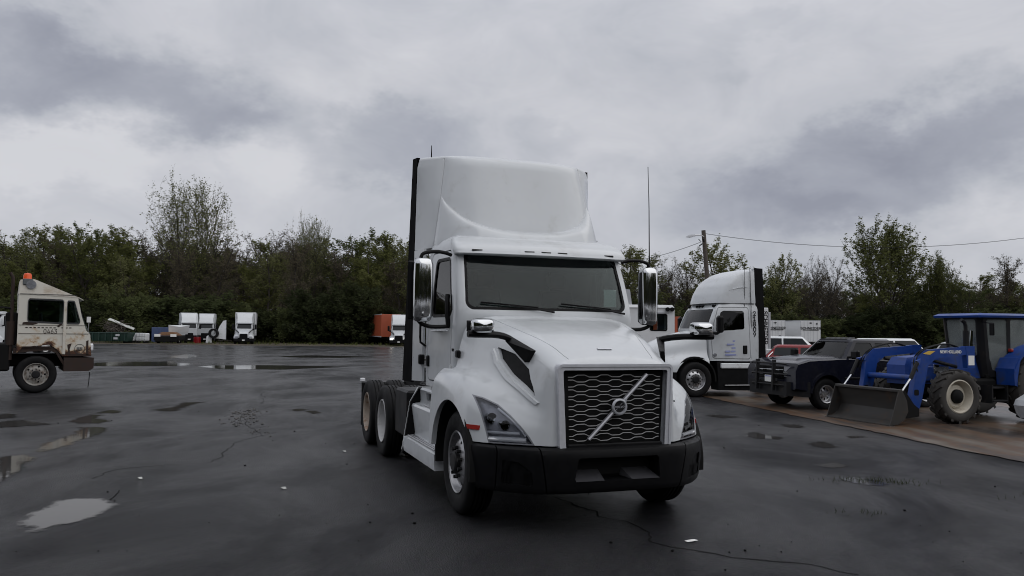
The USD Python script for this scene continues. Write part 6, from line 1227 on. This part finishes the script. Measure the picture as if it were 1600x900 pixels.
def sticks(P0, P1, r0, r1, sides=3):
    """many thin tapering sticks at once"""
    d = P1 - P0; L = np.linalg.norm(d, axis=1, keepdims=True); a, b = frames(d / np.maximum(L, 1e-9)); n = len(P0); ang = np.arange(sides) * 2 * np.pi / sides
    ring = np.cos(ang)[None, :, None] * a[:, None] + np.sin(ang)[None, :, None] * b[:, None]
    v = np.concatenate([P0[:, None] + np.asarray(r0).reshape(-1, 1, 1) * ring, P1[:, None] + np.asarray(r1).reshape(-1, 1, 1) * ring], 1).reshape(-1, 3)
    k = np.arange(n)[:, None] * 2 * sides; i = np.arange(sides)[None]; j = (i + 1) % sides
    f = np.concatenate([np.stack([k + i, k + j, k + j + sides], -1), np.stack([k + i, k + j + sides, k + i + sides], -1)], 1).reshape(-1, 3)
    return trimesh.Trimesh(v, f, process=False)
def leaves(P, size, rg):
    n = len(P); d = rg.normal(size=(n, 3)); d /= np.linalg.norm(d, axis=1, keepdims=True); a, b = frames(d); s = (size * (.55 + .9 * rg.random(n)))[:, None]
    v = np.stack([P - a * s, P + b * s * .45, P + a * s, P - b * s * .45 + d * s * .15], 1).reshape(-1, 3); k = np.arange(n) * 4
    return trimesh.Trimesh(v, np.vstack([np.c_[k, k + 1, k + 2], np.c_[k, k + 2, k + 3]]), process=False)
def tree_class(name, seed, H, R, base, nlimb, nsub, ntw, nleaf, lsize, leaf, upright=.6, crown='round', trunks=1, category='tree'):
    rg = np.random.default_rng(seed); path = f'/World/{name}'
    prim = stage.CreateClassPrim(path); prim.SetTypeName('Xform'); setdata(prim, category=category)
    P0, P1, r0, r1 = [], [], [], []; tips, tl = [], []; trunk = []
    def seg(a, b, ra, rb_): P0.append(a); P1.append(b); r0.append(ra); r1.append(rb_)
    for tn in range(trunks):
        lean = rg.normal(0, .10, 2) * (1 if trunks == 1 else 2.2); zs = np.linspace(0, H * .92, 9); wob = np.cumsum(rg.normal(0, H * .012, (9, 2)), 0)
        tp = np.c_[lean[0] * zs + wob[:, 0], lean[1] * zs + wob[:, 1], zs]; tr0 = H * .014 / trunks ** .5; rad = tr0 * (1 - zs / (H * .97)) ** .8 + .015; trunk.append(tube(tp, rad, 7))
        for i in range(nlimb):
            u = (i + rg.random() * .8) / nlimb; top = {'vase': .66, 'round': .76, 'cone': .92, 'bush': .8, 'fan': .62}[crown]; h = H * (base + (top - base) * u); at = np.array([np.interp(h, zs, tp[:, k]) for k in range(3)])
            env = {'round': np.sqrt(max(1 - ((u - .50) / .78) ** 2, .05)), 'vase': .35 + .65 * min(u * 1.6, 1) * (1.25 - .5 * u), 'cone': 1.05 - .85 * u, 'bush': .8 + .3 * rg.random(), 'fan': 1.0}[crown]
            L = R * env * (.75 + .5 * rg.random()); az = i * 2.399 + rg.normal(0, .5); el = upright * (.5 + .8 * u) + rg.normal(0, .12)
            if crown == 'fan': el = .72 + .62 * u + rg.normal(0, .10); L = (H * (1 - .16 * rg.random()) - h) / math.sin(min(el + .25, 1.45)) * (.62 + .40 * u)
            d = np.array([math.cos(az) * math.cos(el), math.sin(az) * math.cos(el), math.sin(el)]); rr = .35 * np.interp(h, zs, rad) + .012
            p = at; pts = [p]
            for k in range(3): d = d + rg.normal(0, .13, 3) + [0, 0, .10]; d /= np.linalg.norm(d); p = p + d * L / 3; pts.append(p)
            for k in range(3): seg(pts[k], pts[k + 1], rr * (1 - k / 3.3), rr * (1 - (k + 1) / 3.3))
            for m in range(nsub):
                t = .25 + .75 * (m + rg.random()) / nsub; k = min(int(t * 3), 2); q = pts[k] + (pts[k + 1] - pts[k]) * (t * 3 - k)
                e = d + rg.normal(0, .62, 3) + [0, 0, .18]; e /= np.linalg.norm(e); l2 = L * (.22 + .30 * rg.random()) * (1.15 - .5 * t); q2 = q + e * l2 * .55; e2 = e + rg.normal(0, .3, 3) + [0, 0, .12]; e2 /= np.linalg.norm(e2); q3 = q2 + e2 * l2 * .45
                seg(q, q2, .35 * rr * (1.2 - t) + .008, .012); seg(q2, q3, .012, .006)
                for w in range(ntw):
                    s = rg.random(); o = q + (q2 - q) * s if w % 2 else q2 + (q3 - q2) * s; f = e2 + rg.normal(0, .75, 3) + [0, 0, .1]; f /= np.linalg.norm(f); l3 = (.35 + .55 * rg.random()) * R * .16; o2 = o + f * l3
                    seg(o, o2, .009, .005)
                    ts = rg.random(nleaf); tips.append(o + (o2 - o) * (ts[:, None] * 1.1) + rg.normal(0, lsize * .9, (nleaf, 3)))
    part(path, 'trunk', trunk, 'bark', 50)
    part(path, 'branches', sticks(np.array(P0), np.array(P1), np.array(r0), np.array(r1)), 'bark', False)
    if nleaf: part(path, 'foliage', leaves(np.vstack(tips), lsize, rg), leaf, False)
    return path
T_DENSE = [tree_class('leafy_tree_class', 1, 15, 4.6, .10, 32, 9, 7, 8, .12, 'leaf_olive', .42), tree_class('dark_tree_class', 2, 14, 4.8, .06, 32, 9, 7, 8, .125, 'leaf_dark', .42), tree_class('mixed_tree_class', 3, 16, 4.4, .12, 32, 9, 7, 7, .115, 'leaf_olive', .55)]
T_FRESH = [tree_class('fresh_tree_class', 4, 16, 4.2, .15, 26, 8, 7, 4, .13, 'leaf_fresh', .8), tree_class('fresh_small_tree_class', 5, 12, 4.0, .10, 24, 8, 7, 5, .13, 'leaf_fresh', .8, 'round')]
T_BROWN = [tree_class('budding_tree_class', 6, 15, 4.2, .15, 26, 9, 8, 3, .11, 'leaf_brown', .9, 'vase'), tree_class('bare_tree_class', 7, 13, 4.4, .12, 26, 9, 10, 1, .10, 'leaf_brown', .8, 'vase', 2)]
T_TALL = [tree_class('tall_airy_tree_class', 8, 25, 7.0, .16, 30, 12, 8, 2, .15, 'leaf_fresh', 1.0, 'fan', 2), tree_class('broad_tall_tree_class', 9, 21, 6.0, .18, 34, 11, 8, 4, .17, 'leaf_olive', .9, 'fan', 2)]
T_BUSH = [tree_class('bush_class', 10, 3.4, 2.6, .02, 22, 8, 6, 8, .11, 'leaf_shaded', .5, 'bush', 3, 'bush'), tree_class('pale_bush_class', 11, 2.8, 2.4, .02, 20, 8, 6, 7, .10, 'leaf_dark', .5, 'bush', 3, 'bush')]
CLASS_H = {T_DENSE[0]: 15, T_DENSE[1]: 14, T_DENSE[2]: 16, T_FRESH[0]: 16, T_FRESH[1]: 12, T_BROWN[0]: 15, T_BROWN[1]: 13, T_TALL[0]: 25, T_TALL[1]: 21, T_BUSH[0]: 3.4, T_BUSH[1]: 2.8}
rt = np.random.default_rng(21)
def plant(cls, name, label, x, y, H, wide=1.0, group=None):
    s = H / CLASS_H[cls]; return copy_of(cls, name, label, (x, y, -.05), rt.random() * 6.28, (s * wide, s * wide * (.9 + .2 * rt.random()), s), group)
# single trees one can point to
plant(T_TALL[0], 'tall_tree', 'tallest airy tree rising above the left woodland', -50.5, 124, 26.3, .72)
plant(T_TALL[0], 'tall_tree', 'airy half bare treetop above the woodland left of the big truck', -33.0, 126, 20.4, .6)
plant(T_FRESH[0], 'tall_tree', 'slender light treetop close to the left side of the big truck', -18.3, 127, 18.4, .95)
plant(T_FRESH[0], 'tall_tree', 'pointed tree above the woodland over the yard truck cab', -74.5, 126, 18.8, 1.0)
plant(T_TALL[1], 'tall_tree', 'broad leafy tall tree above the wire on the right', 57.6, 121, 19.6, .82)
plant(T_TALL[1], 'tall_tree', 'shorter leafy tree leaning on the broad tall tree, on its right', 66.5, 123, 14.4, .6)
plant(T_FRESH[0], 'tall_tree', 'pale budding tree behind the whip antenna', 20.5, 120, 16.2, 1.35)
plant(T_FRESH[1], 'tall_tree', 'pale young tree just right of the leaning utility pole', 32.0, 121, 16.2, .95)
plant(T_FRESH[1], 'tall_tree', 'small pale crown above the white domed cab fairing', 41.2, 123, 14.6, .7)
plant(T_BROWN[1], 'tall_tree', 'bare spreading tree between the antenna and the utility pole', 27.0, 122, 14.2, .95)
plant(T_BROWN[0], 'tall_tree', 'grey bare treetop at the right edge above the tractor', 77.5, 124, 15.6, .95)
plant(T_BROWN[1], 'tall_tree', 'thin bare tree right of the domed cab fairing', 47.0, 123, 14.6, .6)
# the woodland edge: left and behind the big truck, then lower on the right
GL, GR = 'trees of the dense woodland on the left', 'trees of the lower woodland on the right'
kinds = T_DENSE + [T_DENSE[0]] + T_FRESH[:1] + T_BROWN
for row, (y0, dx, h0) in enumerate(((122, 4.6, 15.0), (130, 4.8, 17.2), (139, 5.4, 18.2))):
    x = -112 - 12 * row
    while x < 18:
        c = kinds[rt.integers(len(kinds))]; H = h0 * (.86 + .26 * rt.random()) * (.88 if x > -12 else 1)
        plant(c, 'woodland_tree', 'tree in the dense dark woodland left of and behind the big truck', x + rt.normal(0, .9), y0 + rt.normal(0, 1.5), H, 1.05, GL); x += dx * (.8 + .4 * rt.random())
kr = T_DENSE + T_BROWN + T_BROWN + [T_DENSE[0]]
for row, (y0, dx, h0) in enumerate(((124, 4.6, 10.4), (131, 4.8, 11.6), (139, 5.2, 12.6))):
    x = 12.0
    while x < 124 + 10 * row:
        c = kr[rt.integers(len(kr))]; H = h0 * (.85 + .26 * rt.random())
        plant(c, 'woodland_tree', 'tree in the lower brown green woodland right of the big truck', x + rt.normal(0, .9), y0 + rt.normal(0, 1.5), H, 1.15, GR); x += dx * (.8 + .4 * rt.random())
x = -108.0
while x < 118:
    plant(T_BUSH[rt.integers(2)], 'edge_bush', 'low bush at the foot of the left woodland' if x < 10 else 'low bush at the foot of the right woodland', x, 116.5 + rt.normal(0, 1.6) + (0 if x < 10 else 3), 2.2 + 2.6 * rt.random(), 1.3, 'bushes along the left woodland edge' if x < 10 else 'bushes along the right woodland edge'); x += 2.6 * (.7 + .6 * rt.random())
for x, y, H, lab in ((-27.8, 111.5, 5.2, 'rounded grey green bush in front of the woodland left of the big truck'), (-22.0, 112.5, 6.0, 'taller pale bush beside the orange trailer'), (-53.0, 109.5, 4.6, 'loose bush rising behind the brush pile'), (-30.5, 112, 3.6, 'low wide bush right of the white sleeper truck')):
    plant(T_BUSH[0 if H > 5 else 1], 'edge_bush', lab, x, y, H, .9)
# deeper wood that reads as one dark mass
pi = UsdGeom.PointInstancer.Define(stage, '/World/deep_woodland'); setdata(pi.GetPrim(), kind='stuff', label='deeper woodland behind the first rows of trees and an added unseen ring of trees round the yard', category='woodland')
pr = [UsdGeom.Xform.Define(stage, f'/World/deep_woodland/tree_{i}') for i in range(2)]
for p_, c in zip(pr, (T_DENSE[1], T_DENSE[0])): p_.GetPrim().GetReferences().AddInternalReference(c)
pos, idx, sc, rot = [], [], [], []
for row, y0 in enumerate((149, 158)):
    for x in np.arange(-150, 170, 6.0):
        pos.append((x + rt.normal(0, 1.2), y0 + rt.normal(0, 1.5), 0)); idx.append(int(rt.integers(2))); s = (1.08 if x < 10 else .72) * (.9 + .25 * rt.random()); sc.append((s * 1.1, s * 1.1, s)); a = rt.random() * 6.28; rot.append(Gf.Quath(math.cos(a / 2), 0, 0, math.sin(a / 2)))
for a in np.radians(np.arange(100, 262, 2.6)):          # unseen trees added beside and behind the viewer to cut low sky light
    for k, r0_ in enumerate((72, 80) if a < math.radians(185) else (50, 58)):
        r_ = r0_ + rt.normal(0, 2); pos.append((r_ * math.sin(a), 20 + r_ * math.cos(a), 0)); idx.append(int(rt.integers(2))); s = 1.05 * (.85 + .3 * rt.random()); sc.append((s * 1.1, s * 1.1, s)); b_ = rt.random() * 6.28; rot.append(Gf.Quath(math.cos(b_ / 2), 0, 0, math.sin(b_ / 2)))
pi.CreatePrototypesRel().SetTargets([p_.GetPath() for p_ in pr]); pi.CreatePositionsAttr(Vt.Vec3fArray([Gf.Vec3f(*map(float, q)) for q in pos])); pi.CreateProtoIndicesAttr(Vt.IntArray(idx)); pi.CreateScalesAttr(Vt.Vec3fArray([Gf.Vec3f(*map(float, q)) for q in sc])); pi.CreateOrientationsAttr(Vt.QuathArray(rot))
# weeds on the verge
wd = []
for i in range(2600):
    x = rt.uniform(-100, 100); y = 99.5 + 17 * rt.random() ** 1.3; h = .12 + .35 * rt.random() ** 2
    for k in range(3):
        a = rt.random() * 6.28; wd.append([(x, y, 0), (x + .12 * math.cos(a), y + .12 * math.sin(a), 0), (x + .2 * math.cos(a + .7), y + .2 * math.sin(a + .7), h)])
wv = np.array(wd).reshape(-1, 3); part('/World', 'verge_weeds', trimesh.Trimesh(wv, np.arange(len(wv)).reshape(-1, 3), process=False), 'leaf_olive', False, kind='stuff', label='low weeds growing on the verge at the wood edge', category='weeds')
# litter and stones on the asphalt
solo('paper_scrap', 'small white paper scrap on the wet asphalt in front of the big truck', 'litter', hull([(1.52, 7.03, .006), (1.62, 7.08, .008), (1.64, 7.02, .012), (1.54, 6.98, .007), (1.58, 7.03, .018)]), 'paper_white', False)
for i, (x, y, s) in enumerate(((-2.55, 9.1, .035), (-2.45, 11.9, .03), (-4.4, 9.6, .03))):
    solo('leaf_scrap', ('pale scrap on the asphalt nearest the bright puddle, of two left of the big truck', 'pale scrap on the asphalt toward the crack left of the big truck', 'pale scrap just beyond the bright puddle at the lower left')[i], 'litter', hull([(x + s * math.cos(a), y + s * .7 * math.sin(a), .006 + .02 * (j % 2)) for j, a in enumerate((0, 1.1, 2.4, 3.6, 5.0))]), 'tarp', False)
peb = []
for i in range(130):
    y = 5.5 + 22 * rng.random() ** 1.5; x = (rng.random() - .5) * 1.35 * y; s = .006 + .014 * rng.random() ** 3
    m = trimesh.creation.icosphere(0, s); m.vertices *= [1, .8 + .4 * rng.random(), .6]; m.apply_translation((x, y, s * .4)); peb.append(m)
part('/World', 'pebbles', cat(peb), 'crack_dark', False, kind='stuff', label='loose dark pebbles and grit scattered on the asphalt', category='pebbles')

cr = []
for i in range(150):
    a = np.array(CRACKS['crack_upper']); k = rng.integers(len(a) - 1); q = a[k] + (a[k + 1] - a[k]) * rng.random() + rng.normal(0, .16, 2); s = .010 + .022 * rng.random() ** 2
    m = trimesh.creation.icosphere(0, s); m.vertices *= [1, .8 + .4 * rng.random(), .6]; m.apply_translation((q[0], q[1], s * .35)); cr.append(m)
plain('broken_stone', (.075, .072, .068), .8, var=.4, scale=30)
part('/World', 'broken_asphalt', cat(cr), 'broken_stone', False, kind='stuff', label='crumbled asphalt stones along the crack left of the big truck', category='stones')
tf2 = []
for cx, cy, n_, sp in ((4.45, 10.05, 150, .16), (4.75, 9.9, 70, .12), (6.0, 9.1, 60, .16), (3.6, 8.2, 30, .08)):
    for i in range(n_):
        x, y = cx + rng.normal(0, sp * 1.6), cy + rng.normal(0, sp * .6); a = rng.random() * 6.28; h = .02 + .05 * rng.random()
        tf2.append([(x, y, 0), (x + .008 * math.cos(a), y + .008 * math.sin(a), 0), (x + .03 * math.cos(a + .7), y + .03 * math.sin(a + .7), h)])
tv2 = np.array(tf2).reshape(-1, 3); part('/World', 'asphalt_grass', trimesh.Trimesh(tv2, np.arange(len(tv2)).reshape(-1, 3), process=False), 'leaf_shaded', False, kind='stuff', label='thin grass tufts growing through the asphalt at the right', category='grass')
